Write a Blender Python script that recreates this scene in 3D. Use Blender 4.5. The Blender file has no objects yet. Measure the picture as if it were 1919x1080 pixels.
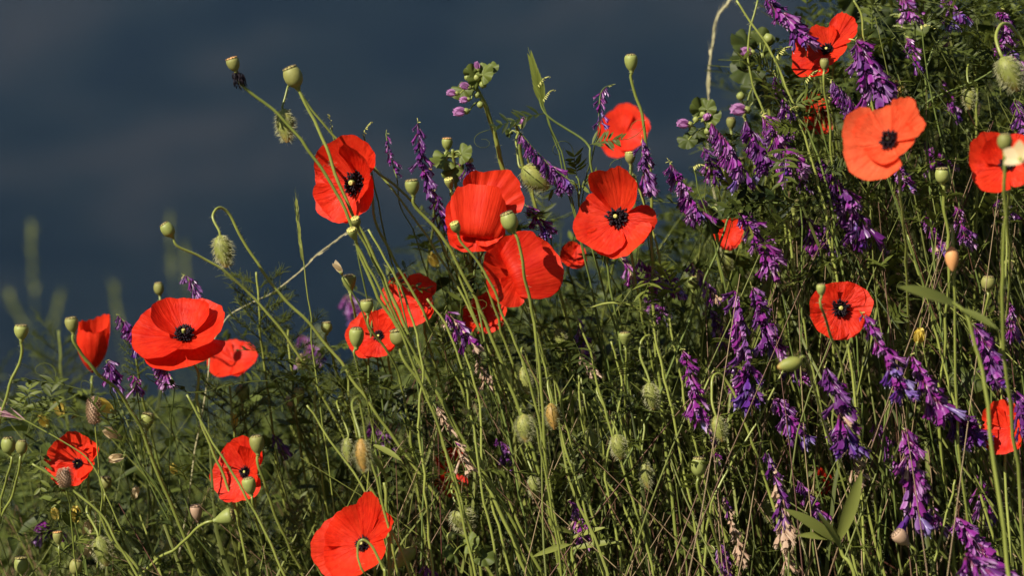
import bpy, math, random
from mathutils import Vector, Matrix, noise
rnd = random.Random(11)
R = math.radians
scene = bpy.context.scene
COL = scene.collection

# ------------------------------------------------------------------ camera
H = 1.0                 # camera height above the datum
D = 1.9                 # distance of the plane of focus
FW = 0.68               # width of the picture in that plane
cam_d = bpy.data.cameras.new('camera'); cam = bpy.data.objects.new('camera', cam_d); COL.objects.link(cam)
cam.location = (0, -D, H); cam.rotation_euler = (R(90), 0, 0)
cam_d.sensor_width = 36; cam_d.lens = 36 * D / FW
cam_d.clip_start = 0.05; cam_d.clip_end = 20000
cam_d.dof.use_dof = True; cam_d.dof.focus_distance = D; cam_d.dof.aperture_fstop = 4.5
scene.camera = cam
# ------------------------------------------------------------------ sky, sun, exposure
SUN = Vector((-0.62, -0.62, 0.60)).normalized()
world = bpy.data.worlds.new('World'); scene.world = world; world.use_nodes = True
wn = world.node_tree.nodes; wl = world.node_tree.links
bg = wn['Background']; sk = wn.new('ShaderNodeTexSky'); sk.sky_type = 'NISHITA'; sk.sun_disc = False
sk.sun_elevation = math.asin(SUN.z); sk.sun_rotation = math.atan2(SUN.x, SUN.y)
sk.altitude = 600; sk.dust_density = 1.2
wl.new(sk.outputs[0], bg.inputs[0]); bg.inputs[1].default_value = 0.05
sd = bpy.data.lights.new('sun', 'SUN'); sd.energy = 5.0; sd.angle = R(0.5); sd.color = (1, 0.92, 0.80)
so = bpy.data.objects.new('sun', sd); COL.objects.link(so); so.location = (-3, -3, 5)
so.rotation_euler = SUN.to_track_quat('Z', 'Y').to_euler()
vs = scene.view_settings; vs.view_transform = 'Standard'; vs.look = 'None'; vs.exposure = 0.92; vs.gamma = 1
vs.use_curve_mapping = False
cy = scene.cycles
cy.max_bounces = 6; cy.diffuse_bounces = 3; cy.glossy_bounces = 2; cy.transmission_bounces = 4
cy.volume_bounces = 0; cy.transparent_max_bounces = 4
cy.use_denoising = True; cy.sample_clamp_indirect = 4

# ------------------------------------------------------------------ helpers
PX = FW / 1919.0
def at(px, py, Y=0.0):
    s = PX * (D + Y) / D
    return Vector(((px - 959.5) * s, Y, H + (540 - py) * s))
def smooth(a, b, x):
    t = min(1, max(0, (x - a) / (b - a))); return t * t * (3 - 2 * t)
def gz(x, y):
    """height of the hillside under the meadow, the valley behind it and the far slopes"""
    z = H - 0.40 + 0.28 * x / (1 + abs(x) / 60)
    z += 0.22 * y / (1 + abs(y) / 30) if y < 0 else 0
    if y > 0.7: z -= 0.55 * (y - 0.7) / (1 + (y - 0.7) / 260)
    r = math.hypot(x, y)
    if r > 6:
        z += 0.03 * min(r - 6, 60) * noise.noise(Vector((x * .03, y * .03, 3)))
    if r > 200:
        k = smooth(350, 2600, r)
        z += k * 820 + k * 190 * noise.noise(Vector((x * .0016, y * .0016, 7))) + k * 60 * noise.noise(Vector((x * .006, y * .006, 1)))
    return z

class MB:
    def __init__(s): s.v = []; s.f = []; s.t = []
    def vert(s, p, t=0.5): s.v.append(p); s.t.append(t); return len(s.v) - 1
    def tube(s, pts, r0, r1=None, n=6, t=0.5, cap=True):
        r1 = r0 if r1 is None else r1
        m = len(pts); prev = None; U = None
        for i, p in enumerate(pts):
            T = (pts[min(i + 1, m - 1)] - pts[max(i - 1, 0)])
            T = T.normalized() if T.length > 1e-9 else Vector((0, 0, 1))
            if U is None:
                U = T.orthogonal().normalized()
            else:
                U = (U - T * U.dot(T)); U = U.normalized() if U.length > 1e-6 else T.orthogonal().normalized()
            W = T.cross(U); k = i / (m - 1); r = r0 + (r1 - r0) * k
            b = [s.vert(p + (U * math.cos(a) + W * math.sin(a)) * r, t) for a in (2 * math.pi * j / n for j in range(n))]
            if prev:
                for j in range(n): s.f.append((prev[j], prev[(j + 1) % n], b[(j + 1) % n], b[j]))
            elif cap: s.f.append(tuple(reversed(b)))
            prev = b
        if cap: s.f.append(tuple(prev))
    def lathe(s, prof, n=20, a0=0, a1=2 * math.pi, rf=None, t=0.5):
        full = abs(a1 - a0 - 2 * math.pi) < 1e-6; prev = None; k = n if full else n + 1
        for z, r in prof:
            b = []
            for j in range(k):
                a = a0 + (a1 - a0) * j / n; rr = r * (rf(a, z) if rf else 1)
                b.append(s.vert(Vector((rr * math.cos(a), rr * math.sin(a), z)), t))
            if prev:
                for j in range(n): s.f.append((prev[j], prev[(j + 1) % k], b[(j + 1) % k], b[j]))
            prev = b
        if full: s.f.append(tuple(prev))
    def hair(s, p, d, L, w=0.00013, t=0.5):
        u = d.cross(Vector((0.3, -1, 0.2))); u = u.normalized() * w if u.length > 1e-6 else Vector((w, 0, 0))
        a = s.vert(p - u, t); b = s.vert(p + u, t); c = s.vert(p + d * L, t); s.f.append((a, b, c))
    def leaf(s, p, d, up, L, w, t=0.5, bend=0.25, n=4):
        """a folded lance-shaped leaf from p along d"""
        d = d.normalized(); side = d.cross(up)
        side = side.normalized() if side.length > 1e-6 else d.orthogonal().normalized()
        nn = side.cross(d).normalized(); prev = None
        for i in range(n + 1):
            k = i / n; c = p + d * (L * k) - nn * (bend * L * k * k)
            ww = w * (math.sin(math.pi * min(1, 0.06 + 0.94 * k)) ** 0.75) * 0.5 if i < n else w * 0.02
            row = (s.vert(c - side * ww + nn * ww * .35, t), s.vert(c, t), s.vert(c + side * ww + nn * ww * .35, t))
            if prev:
                s.f.append((prev[0], prev[1], row[1], row[0])); s.f.append((prev[1], prev[2], row[2], row[1]))
            prev = row
    def mesh(s, name, mat, base=None, smooth_=True):
        me = bpy.data.meshes.new(name)
        if base is not None: vv = [tuple(v - base) for v in s.v]
        else: vv = [tuple(v) for v in s.v]
        me.from_pydata(vv, [], s.f)
        at_ = me.attributes.new('tint', 'FLOAT', 'POINT'); at_.data.foreach_set('value', s.t)
        if smooth_: me.polygons.foreach_set('use_smooth', [True] * len(me.polygons))
        me.materials.append(mat); me.update(); return me

def link(name, me, parent=None, mtx=None):
    o = bpy.data.objects.new(name, me); COL.objects.link(o)
    if parent is not None: o.parent = parent
    if mtx is not None: o.matrix_local = mtx
    return o
def tag(o, label, cat, group=None, kind=None):
    if label: o['label'] = label
    if cat: o['category'] = cat
    if group: o['group'] = group
    if kind: o['kind'] = kind
    return o
def root(name, base, label, cat, group):
    o = bpy.data.objects.new(name, None); COL.objects.link(o); o.location = base; o.empty_display_size = 0.02
    return tag(o, label, cat, group)
def catmull(P, m=6):
    out = []
    for i in range(len(P) - 1):
        a = P[max(i - 1, 0)]; b = P[i]; c = P[i + 1]; d = P[min(i + 2, len(P) - 1)]
        for k in range(m):
            t = k / m
            out.append(0.5 * ((2 * b) + (c - a) * t + (2 * a - 5 * b + 4 * c - d) * t * t + (3 * b - a - 3 * c + d) * t ** 3))
    out.append(P[-1].copy()); return out
def to_ground(P, lean=None):
    """carry a stem path on from its last point down to the soil"""
    p = P[-1].copy(); d = (P[-1] - P[-2]).normalized() if len(P) > 1 else Vector((0.2, 0.05, -1)).normalized()
    if d.z > -0.25: d = (d + Vector((0, 0, -0.8 - d.z))).normalized()
    d.y += 0.05
    for i in range(14):
        d = (d * 0.86 + Vector((0.02 + 2.2 * noise.noise(p * 23), 0.02 + 1.6 * noise.noise(p * 23 + Vector((9, 4, 2))), -1)) * 0.14).normalized()
        q = p + d * 0.06
        g = gz(q.x, q.y)
        if q.z <= g:
            q.z = g - 0.004; P.append(q); return P
        if i % 2: P.append(q.copy())
        p = q
    p.z = gz(p.x, p.y) - 0.004; P.append(p); return P
def frame(f):
    """f = (right, up, towards the viewer) -> axes of a flower facing that way"""
    z = Vector((f[0], -f[2], f[1])).normalized()
    up = Vector((0, 0, 1)) if abs(z.z) < 0.97 else Vector((0, 1, 0.3))
    y = (up - z * up.dot(z)).normalized(); x = y.cross(z).normalized()
    if x.x < 0: x = -x
    return x, y, z
def axis_mtx(pos, z, sc, roll=0.0):
    z = z.normalized(); x = z.orthogonal().normalized(); y = z.cross(x)
    m = Matrix((x, y, z)).transposed().to_4x4() @ Matrix.Rotation(roll, 4, 'Z')
    if not isinstance(sc, (tuple, list)): sc = (sc, sc, sc)
    return Matrix.Translation(pos) @ m @ Matrix.Diagonal((*sc, 1))

# ------------------------------------------------------------------ materials
def mat(name, c1, c2, rough=0.55, transl=0.0, tcol=None, scale=60, rand=0.25, spec=0.3, bump=0.0, c3=None):
    """two-tone procedural plant surface: tint attribute + noise + per-object variation"""
    m = bpy.data.materials.new(name); m.use_nodes = True; n = m.node_tree.nodes; l = m.node_tree.links
    bs = n['Principled BSDF']; bs.inputs['Roughness'].default_value = rough
    bs.inputs['Specular IOR Level'].default_value = spec
    ta = n.new('ShaderNodeAttribute'); ta.attribute_name = 'tint'
    oi = n.new('ShaderNodeObjectInfo'); tc = n.new('ShaderNodeTexCoord')
    no = n.new('ShaderNodeTexNoise'); no.inputs['Scale'].default_value = scale; no.inputs['Detail'].default_value = 3
    l.new(tc.outputs['Object'], no.inputs['Vector'])
    a1 = n.new('ShaderNodeMath'); a1.operation = 'MULTIPLY_ADD'; l.new(no.outputs['Fac'], a1.inputs[0])
    a1.inputs[1].default_value = 0.7; a1.inputs[2].default_value = -0.35
    a2 = n.new('ShaderNodeMath'); a2.operation = 'MULTIPLY_ADD'; l.new(oi.outputs['Random'], a2.inputs[0])
    a2.inputs[1].default_value = rand; a2.inputs[2].default_value = -rand / 2
    a3 = n.new('ShaderNodeMath'); a3.operation = 'ADD'; l.new(a1.outputs[0], a3.inputs[0]); l.new(a2.outputs[0], a3.inputs[1])
    a4 = n.new('ShaderNodeMath'); a4.operation = 'ADD'; a4.use_clamp = True
    l.new(a3.outputs[0], a4.inputs[0]); l.new(ta.outputs['Fac'], a4.inputs[1])
    cr = n.new('ShaderNodeValToRGB'); cr.color_ramp.elements[0].color = (*c1, 1); cr.color_ramp.elements[1].color = (*c2, 1)
    if c3: e = cr.color_ramp.elements.new(0.5); e.color = (*c3, 1)
    l.new(a4.outputs[0], cr.inputs[0]); l.new(cr.outputs[0], bs.inputs['Base Color'])
    if bump:
        bp = n.new('ShaderNodeBump'); bp.inputs['Strength'].default_value = bump; bp.inputs['Distance'].default_value = 0.0006
        l.new(no.outputs['Fac'], bp.inputs['Height']); l.new(bp.outputs[0], bs.inputs['Normal'])
    if transl:
        tr = n.new('ShaderNodeBsdfTranslucent'); mx = n.new('ShaderNodeMixShader'); mx.inputs[0].default_value = transl
        if tcol:
            tr.inputs[0].default_value = (*tcol, 1)
        else: l.new(cr.outputs[0], tr.inputs[0])
        l.new(bs.outputs[0], mx.inputs[1]); l.new(tr.outputs[0], mx.inputs[2])
        l.new(mx.outputs[0], n['Material Output'].inputs[0])
    return m
def petal_mat(name, ca, cb, blotch, bump=0.7):
    m = bpy.data.materials.new(name); m.use_nodes = True; n = m.node_tree.nodes; l = m.node_tree.links
    bs = n['Principled BSDF']; bs.inputs['Roughness'].default_value = 0.52; bs.inputs['Specular IOR Level'].default_value = 0.22
    uv = n.new('ShaderNodeUVMap'); mp = n.new('ShaderNodeMapping'); mp.inputs['Scale'].default_value = (30, 3.2, 1)
    l.new(uv.outputs[0], mp.inputs[0]); oi = n.new('ShaderNodeObjectInfo')
    no = n.new('ShaderNodeTexNoise'); no.inputs['Scale'].default_value = 1; no.inputs['Detail'].default_value = 4
    no.inputs['Distortion'].default_value = 0.6; l.new(mp.outputs[0], no.inputs['Vector'])
    n2 = n.new('ShaderNodeTexNoise'); n2.inputs['Scale'].default_value = 5; n2.inputs['Detail'].default_value = 3
    l.new(uv.outputs[0], n2.inputs['Vector'])
    ad = n.new('ShaderNodeMath'); ad.operation = 'MULTIPLY_ADD'; l.new(no.outputs['Fac'], ad.inputs[0]); ad.inputs[1].default_value = 0.6
    l.new(n2.outputs['Fac'], ad.inputs[2])
    a2 = n.new('ShaderNodeMath'); a2.operation = 'MULTIPLY_ADD'; l.new(oi.outputs['Random'], a2.inputs[0]); a2.inputs[1].default_value = .3
    l.new(ad.outputs[0], a2.inputs[2])
    mr = n.new('ShaderNodeMapRange'); mr.inputs[1].default_value = 0.6; mr.inputs[2].default_value = 1.25; l.new(a2.outputs[0], mr.inputs[0])
    mc = n.new('ShaderNodeMix'); mc.data_type = 'RGBA'; mc.inputs[6].default_value = (*ca, 1); mc.inputs[7].default_value = (*cb, 1)
    l.new(mr.outputs[0], mc.inputs[0])
    sp = n.new('ShaderNodeSeparateXYZ'); l.new(uv.outputs[0], sp.inputs[0])
    bl = n.new('ShaderNodeMapRange'); bl.inputs[1].default_value = blotch; bl.inputs[2].default_value = blotch + 0.05
    l.new(sp.outputs[1], bl.inputs[0])
    mb = n.new('ShaderNodeMix'); mb.data_type = 'RGBA'; mb.inputs[6].default_value = (0.012, 0.004, 0.006, 1)
    l.new(bl.outputs[0], mb.inputs[0]); l.new(mc.outputs[2], mb.inputs[7])
    l.new(mb.outputs[2], bs.inputs['Base Color'])
    bp = n.new('ShaderNodeBump'); bp.inputs['Strength'].default_value = bump; bp.inputs['Distance'].default_value = 0.0016
    l.new(no.outputs['Fac'], bp.inputs['Height']); l.new(bp.outputs[0], bs.inputs['Normal'])
    tr = n.new('ShaderNodeBsdfTranslucent'); l.new(mb.outputs[2], tr.inputs[0]); l.new(bp.outputs[0], tr.inputs[1])
    mx = n.new('ShaderNodeMixShader'); mx.inputs[0].default_value = 0.44
    l.new(bs.outputs[0], mx.inputs[1]); l.new(tr.outputs[0], mx.inputs[2]); l.new(mx.outputs[0], n['Material Output'].inputs[0])
    return m
M = {
 'petal': petal_mat('poppy_petal', (0.56, 0.012, 0.003), (0.84, 0.046, 0.012), 0.12),
 'petal_pale': petal_mat('pale_poppy_petal', (0.80, 0.075, 0.022), (0.90, 0.15, 0.055), 0.08),
 'petal_plain': petal_mat('inner_poppy_petal', (0.56, 0.012, 0.003), (0.84, 0.046, 0.012), -0.2, 0.3),
 'stem': mat('poppy_stem', (0.10, 0.128, 0.018), (0.30, 0.33, 0.07), scale=40, transl=0.1, rough=.4, spec=.5),
 'stem_dark': mat('shoot_stem', (0.05, 0.075, 0.015), (0.15, 0.19, 0.04), scale=40, transl=0.1),
 'hair': mat('bristle', (0.22, 0.24, 0.10), (0.42, 0.40, 0.22), transl=0.4),
 'caps': mat('green_capsule', (0.14, 0.17, 0.04), (0.30, 0.32, 0.09), scale=3.0, rough=0.5, bump=0.15, rand=.4),
 'caps_ripe': mat('ripening_capsule', (0.12, 0.13, 0.03), (0.26, 0.25, 0.075), scale=3.5, rough=0.6, bump=0.25, rand=.4),
 'caps_dry': mat('dry_capsule', (0.26, 0.16, 0.10), (0.42, 0.29, 0.19), scale=2.5, bump=0.2),
 'disc': mat('stigma_disc', (0.17, 0.15, 0.045), (0.34, 0.28, 0.10), scale=3),
 'disc_or': mat('orange_stigma_disc', (0.46, 0.22, 0.07), (0.64, 0.36, 0.13), scale=3),
 'disc_ye': mat('yellow_stigma_disc', (0.52, 0.46, 0.10), (0.74, 0.66, 0.20), scale=3),
 'ray': mat('stigma_ray', (0.025, 0.018, 0.012), (0.07, 0.05, 0.03)),
 'black': mat('anther', (0.006, 0.004, 0.006), (0.022, 0.014, 0.02), spec=0.15),
 'sepal': mat('bud_sepal', (0.10, 0.13, 0.025), (0.46, 0.24, 0.08), scale=2.2, bump=0.3, transl=0.1, c3=(0.23, 0.24, 0.055), rand=.15),
 'sepal_or': mat('ripe_bud_sepal', (0.22, 0.17, 0.035), (0.48, 0.24, 0.06), scale=1.8, bump=0.3, transl=0.15),
 'sepal_pink': mat('orange_bud_sepal', (0.60, 0.27, 0.09), (0.78, 0.42, 0.18), scale=1.8, bump=0.2, transl=0.2),
 'floret': mat('vetch_floret', (0.13, 0.025, 0.06), (0.66, 0.48, 0.70), scale=1.3, rand=0.3, transl=0.25, c3=(0.195, 0.016, 0.205), rough=0.36, spec=.5),
 'floret_blue': mat('ageing_vetch_floret', (0.08, 0.03, 0.09), (0.50, 0.46, 0.72), scale=1.3, rand=0.3, transl=0.22, c3=(0.085, 0.016, 0.20), rough=0.38, spec=.5),
 'floret_dark': mat('dark_vetch_floret', (0.06, 0.012, 0.05), (0.34, 0.20, 0.44), scale=1.3, rand=0.3, transl=0.2, c3=(0.085, 0.009, 0.115), rough=0.4, spec=.5),
 'floret_dry': mat('withered_floret', (0.30, 0.17, 0.10), (0.55, 0.42, 0.30), scale=2, rand=0.4, transl=0.25),
 'floret_bud': mat('vetch_bud', (0.30, 0.33, 0.06), (0.60, 0.56, 0.20), scale=3, transl=0.2),
 'leaf': mat('vetch_leaf', (0.014, 0.025, 0.004), (0.150, 0.178, 0.026), scale=25, transl=0.3),
 'broad': mat('broad_leaf', (0.016, 0.027, 0.005), (0.12, 0.15, 0.025), scale=45, transl=0.28, bump=0.6),
 'grass': mat('grass_blade', (0.034, 0.048, 0.009), (0.26, 0.285, 0.06), scale=18, transl=0.28),
 'dry': mat('dry_grass', (0.10, 0.035, 0.022), (0.34, 0.25, 0.13), scale=20, transl=0.2),
 'straw': mat('straw_stem', (0.30, 0.27, 0.13), (0.50, 0.46, 0.27), scale=30, transl=0.1),
 'mallow': mat('mallow_petal', (0.46, 0.15, 0.42), (0.66, 0.36, 0.62), scale=30, transl=0.35),
 'yellow': mat('yellow_petal', (0.62, 0.45, 0.04), (0.78, 0.66, 0.20), scale=30, transl=0.3),
 'cream': mat('cream_petal', (0.55, 0.42, 0.22), (0.80, 0.66, 0.42), scale=30, transl=0.35),
 'awn': mat('purple_awn', (0.16, 0.05, 0.09), (0.42, 0.26, 0.26), scale=30, transl=0.2),
}
def ground_mat():
    m = bpy.data.materials.new('meadow_soil'); m.use_nodes = True; n = m.node_tree.nodes; l = m.node_tree.links
    bs = n['Principled BSDF']; bs.inputs['Roughness'].default_value = 0.95
    tc = n.new('ShaderNodeTexCoord'); no = n.new('ShaderNodeTexNoise'); no.inputs['Scale'].default_value = 9; no.inputs['Detail'].default_value = 8
    l.new(tc.outputs['Object'], no.inputs['Vector']); cr = n.new('ShaderNodeValToRGB')
    cr.color_ramp.elements[0].position = 0.35; cr.color_ramp.elements[0].color = (0.03, 0.024, 0.014, 1)
    cr.color_ramp.elements[1].position = 0.65; cr.color_ramp.elements[1].color = (0.045, 0.06, 0.018, 1)
    l.new(no.outputs['Fac'], cr.inputs[0]); l.new(cr.outputs[0], bs.inputs['Base Color']); return m
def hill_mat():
    m = bpy.data.materials.new('shade_toned_wooded_hillside'); m.use_nodes = True; n = m.node_tree.nodes; l = m.node_tree.links
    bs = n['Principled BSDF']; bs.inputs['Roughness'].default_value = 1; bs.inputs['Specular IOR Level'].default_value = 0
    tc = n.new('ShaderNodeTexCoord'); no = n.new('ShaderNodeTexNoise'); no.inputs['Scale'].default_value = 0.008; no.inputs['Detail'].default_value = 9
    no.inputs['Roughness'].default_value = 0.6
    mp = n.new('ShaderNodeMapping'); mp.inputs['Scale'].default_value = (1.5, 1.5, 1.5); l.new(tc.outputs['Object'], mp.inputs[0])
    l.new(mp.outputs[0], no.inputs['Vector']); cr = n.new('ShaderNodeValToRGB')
    e = cr.color_ramp.elements; e[0].position = 0.37; e[0].color = (0.0022, 0.0048, 0.0085, 1); e[1].position = 0.65; e[1].color = (0.0145, 0.0155, 0.0175, 1)  # shade of the far forest is put into these very dark bluish colours
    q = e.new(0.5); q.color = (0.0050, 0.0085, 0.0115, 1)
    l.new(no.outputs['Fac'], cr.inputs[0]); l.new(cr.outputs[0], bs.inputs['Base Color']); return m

# ------------------------------------------------------------------ the setting
def polar(name, radii, nseg, m, centre=True):
    mb = MB(); prev = None
    if centre: c = mb.vert(Vector((0, 0, gz(0, 0))))
    for r in radii:
        b = []
        for j in range(nseg):
            a = 2 * math.pi * j / nseg; x, y = r * math.cos(a), r * math.sin(a)
            b.append(mb.vert(Vector((x, y, gz(x, y)))))
        for j in range(nseg):
            k = (j + 1) % nseg
            if prev: mb.f.append((prev[j], b[j], b[k], prev[k]))
            elif centre: mb.f.append((c, b[j], b[k]))
        prev = b
    o = link(name, mb.mesh(name, m)); o['kind'] = 'structure'; return o
rr = [0.06 * 1.13 ** k for k in range(70)]; rr = [r for r in rr if r < 290] + [300]
polar('ground', rr, 96, ground_mat())
hr = [300 * 1.045 ** k for k in range(60)]; hr = [r for r in hr if r < 3900] + [4000]
polar('hills', hr, 144, hill_mat(), centre=False)

# ------------------------------------------------------------------ shared small meshes (unit size)
def capsule_mesh(kind=0):
    mb = MB(); pr = [(-.06, .10), (0, .15), (.05, .17), (.10, .15), (.22, .27), (.42, .40), (.65, .475), (.9, .5), (1.08, .47), (1.17, .40), (1.2, .3)]
    if kind == 1: pr = [(-.06, .10), (0, .15), (.05, .16), (.10, .16), (.2, .33), (.38, .46), (.6, .52), (.85, .52), (1.04, .46), (1.15, .39), (1.2, .3)]
    if kind == 2: pr = [(-.06, .10), (0, .14), (.05, .15), (.10, .13), (.26, .22), (.5, .33), (.75, .42), (.98, .47), (1.1, .46), (1.17, .41), (1.2, .3)]
    mb.lathe(pr, 20, rf=lambda a, z: 1 + 0.022 * math.cos(10 * a) * (0.3 < z)); return mb
def disc_mesh():
    mb = MB(); pr = [(1.15, .30), (1.17, .44), (1.20, .455), (1.23, .43), (1.27, .28), (1.30, .06)]
    mb.lathe(pr, 30, rf=lambda a, z: 1 + 0.05 * math.cos(10 * a) * (z < 1.29)); return mb
def ray_mesh():
    mb = MB()
    for k in range(10):
        a = 2 * math.pi * (k + .5) / 10; d = Vector((math.cos(a), math.sin(a), 0))
        mb.tube([d * .07 + Vector((0, 0, 1.30)), d * .28 + Vector((0, 0, 1.275)), d * .42 + Vector((0, 0, 1.235)), d * .46 + Vector((0, 0, 1.18))], .022, .03, n=4)
    return mb
CAP = capsule_mesh().mesh('capsule', M['caps']); CAPS = [capsule_mesh(k).mesh('capsule', M[q]) for k, q in ((0, 'caps'), (1, 'caps'), (2, 'caps'), (1, 'caps_ripe'), (0, 'caps_ripe'))]; CAPDRY = capsule_mesh().mesh('capsule_dry', M['caps_dry'])
DISC = {k: disc_mesh().mesh('stigma_disc', M[k]) for k in ('disc', 'disc_or', 'disc_ye', 'caps_dry', 'ray')}
RAYS = ray_mesh().mesh('stigma_rays', M['ray'])
def sepal_mesh(a0):
    mb = MB(); pr = []
    for i in range(13):
        k = i / 12; pr.append((k, 0.5 * (math.sin(math.pi * (0.03 + 0.95 * k ** 0.9)) ** 0.62) * (1 - 0.16 * k)))
    mb.lathe(pr, 9, a0 + 0.05, a0 + math.pi - 0.05, rf=lambda a, z: 1 + .02 * math.sin(a * 9 + z * 20))
    mb.t = [.38 + .5 * max(0, v.z) ** 7 for v in mb.v]; return mb
SEP = {k: [sepal_mesh(0).mesh('sepal', M[k]), sepal_mesh(math.pi).mesh('sepal', M[k])] for k in ('sepal', 'sepal_or', 'sepal_pink')}
def bristle_mesh(n=420):
    mb = MB(); r = random.Random(5)
    for i in range(n):
        k = r.uniform(0.03, 0.97); a = r.uniform(0, 6.283)
        rad = 0.5 * (math.sin(math.pi * (0.03 + 0.95 * k ** 0.9)) ** 0.62) * (1 - 0.16 * k)
        o = Vector((math.cos(a), math.sin(a), 0)); p = o * rad * .98 + Vector((0, 0, k))
        d = (o + Vector((0, 0, r.uniform(-.1, .7)))).normalized()
        mb.hair(p, d, r.uniform(.14, .34), 0.011, t=r.uniform(.3, 1))
    return mb
BRIST = bristle_mesh().mesh('bristles', M['hair'])
def floret_mesh(seed):
    r = random.Random(seed); mb = MB()
    rings = [(0, .05, 0, .05), (.05, .085, 0, .06), (.2, .10, .01, .05), (.27, .095, .015, .40), (.45, .10, .03, .5), (.65, .12, .05, .48), (.82, .135, .05, .5), (.95, .09, .03, .58), (1.0, .03, .02, .66)]
    prev = None
    for z, rad, off, t in rings:
        b = [mb.vert(Vector((rad * .78 * math.cos(a), rad * math.sin(a) * 1.15 + off, z)), t) for a in (2 * math.pi * j / 6 for j in range(6))]
        if prev:
            for j in range(6): mb.f.append((prev[j], prev[(j + 1) % 6], b[(j + 1) % 6], b[j]))
        prev = b
    mb.f.append(tuple(prev))
    # standard petal, folded back at the mouth
    g = []
    for i in range(4):
        k = i / 3; z = .5 + .42 * k; y = .15 + .14 * k * k; w = .10 + .08 * math.sin(k * 2.6)
        g.append([mb.vert(Vector((-w, y - .04 * k, z + .02)), .5 + .1 * k), mb.vert(Vector((0, y + .03, z)), .46), mb.vert(Vector((w, y - .04 * k, z + .02)), .5 + .1 * k)])
    for i in range(3):
        for j in range(2): mb.f.append((g[i][j], g[i][j + 1], g[i + 1][j + 1], g[i + 1][j]))
    for s in (-1, 1):   # wings, paler at their tips
        a = mb.vert(Vector((s * .06, -.02, .5)), .5); b = mb.vert(Vector((s * .16, .05, .75)), .6)
        c = mb.vert(Vector((s * .13, -.10, 1.08)), .62 + r.uniform(0, .3)); d = mb.vert(Vector((s * .05, -.12, .8)), .6); mb.f.append((a, b, c, d))
    return mb
FLO = [floret_mesh(k).mesh('floret', M['floret']) for k in range(3)]
FLOB = [floret_mesh(k + 5).mesh('floret', M['floret_blue']) for k in range(2)]
FLOD = [floret_mesh(k + 9).mesh('floret', M['floret_dark']) for k in range(2)]
FLODRY = [floret_mesh(k).mesh('withered_floret', M['floret_dry']) for k in range(2)]
def fbud_mesh():
    mb = MB(); mb.lathe([(0, .05), (.15, .11), (.45, .14), (.75, .12), (1, .03)], 6); return mb
FBUD = fbud_mesh().mesh('floret_bud', M['floret_bud'])

# ------------------------------------------------------------------ plant builders
def add_stem(rt, P, r0, r1, mkey='stem', bristles=True, name='stem', t=0.5):
    base = rt.location; mb = MB(); e = len(P) - 1
    P = [p if i in (0, 1, e) else p + Vector((noise.noise(p * 70), noise.noise(p * 70 + Vector((5, 5, 5))), 0)) * .0016 for i, p in enumerate(P)]
    mb.tube(P, r0 * .9, r1 * .95, n=7, t=t); o = link(name, mb.mesh(name, M[mkey], base), rt)
    if bristles:
        hb = MB(); r = random.Random(len(P) + int(P[0].x * 9999))
        L = 0
        for a, b in zip(P, P[1:]):
            seg = (b - a).length; L += seg
            if a.z < H - 0.2: break
            T = (b - a).normalized()
            for q in range(max(1, int(seg / 0.0011))):
                u = Vector((r.uniform(-1, 1), r.uniform(-1, 1), r.uniform(-1, 1))); u = (u - T * u.dot(T)).normalized()
                p = a.lerp(b, r.random()) + u * r1 * .7
                hb.hair(p, (u - T * .15).normalized(), r.uniform(.0013, .0032), 0.00009, t=r.uniform(.2, 1))
        if hb.f:
            h = link('bristles', hb.mesh('bristles', M['hair'], base), o); h['kind'] = 'stuff'
    return o

def stem_path(head, d0, pts, Y, dY, head_gap=0.012):
    P = [head, head + d0 * head_gap]
    pts = list(pts)
    while len(pts) > 1 and (at(*pts[0], Y) - P[1]).length < 0.0095: pts.pop(0)
    n = len(pts)
    for i, (x, y) in enumerate(pts): P.append(at(x, y, Y + dY * (i + 1) / n))
    if not pts:
        q = P[-1] + (d0 * 0.5 + Vector((0.22 + rnd.uniform(-.1, .2), 0.1, -1))).normalized() * 0.05
        P.append(q)
    P = to_ground(P)
    return catmull(P, 6)

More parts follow.
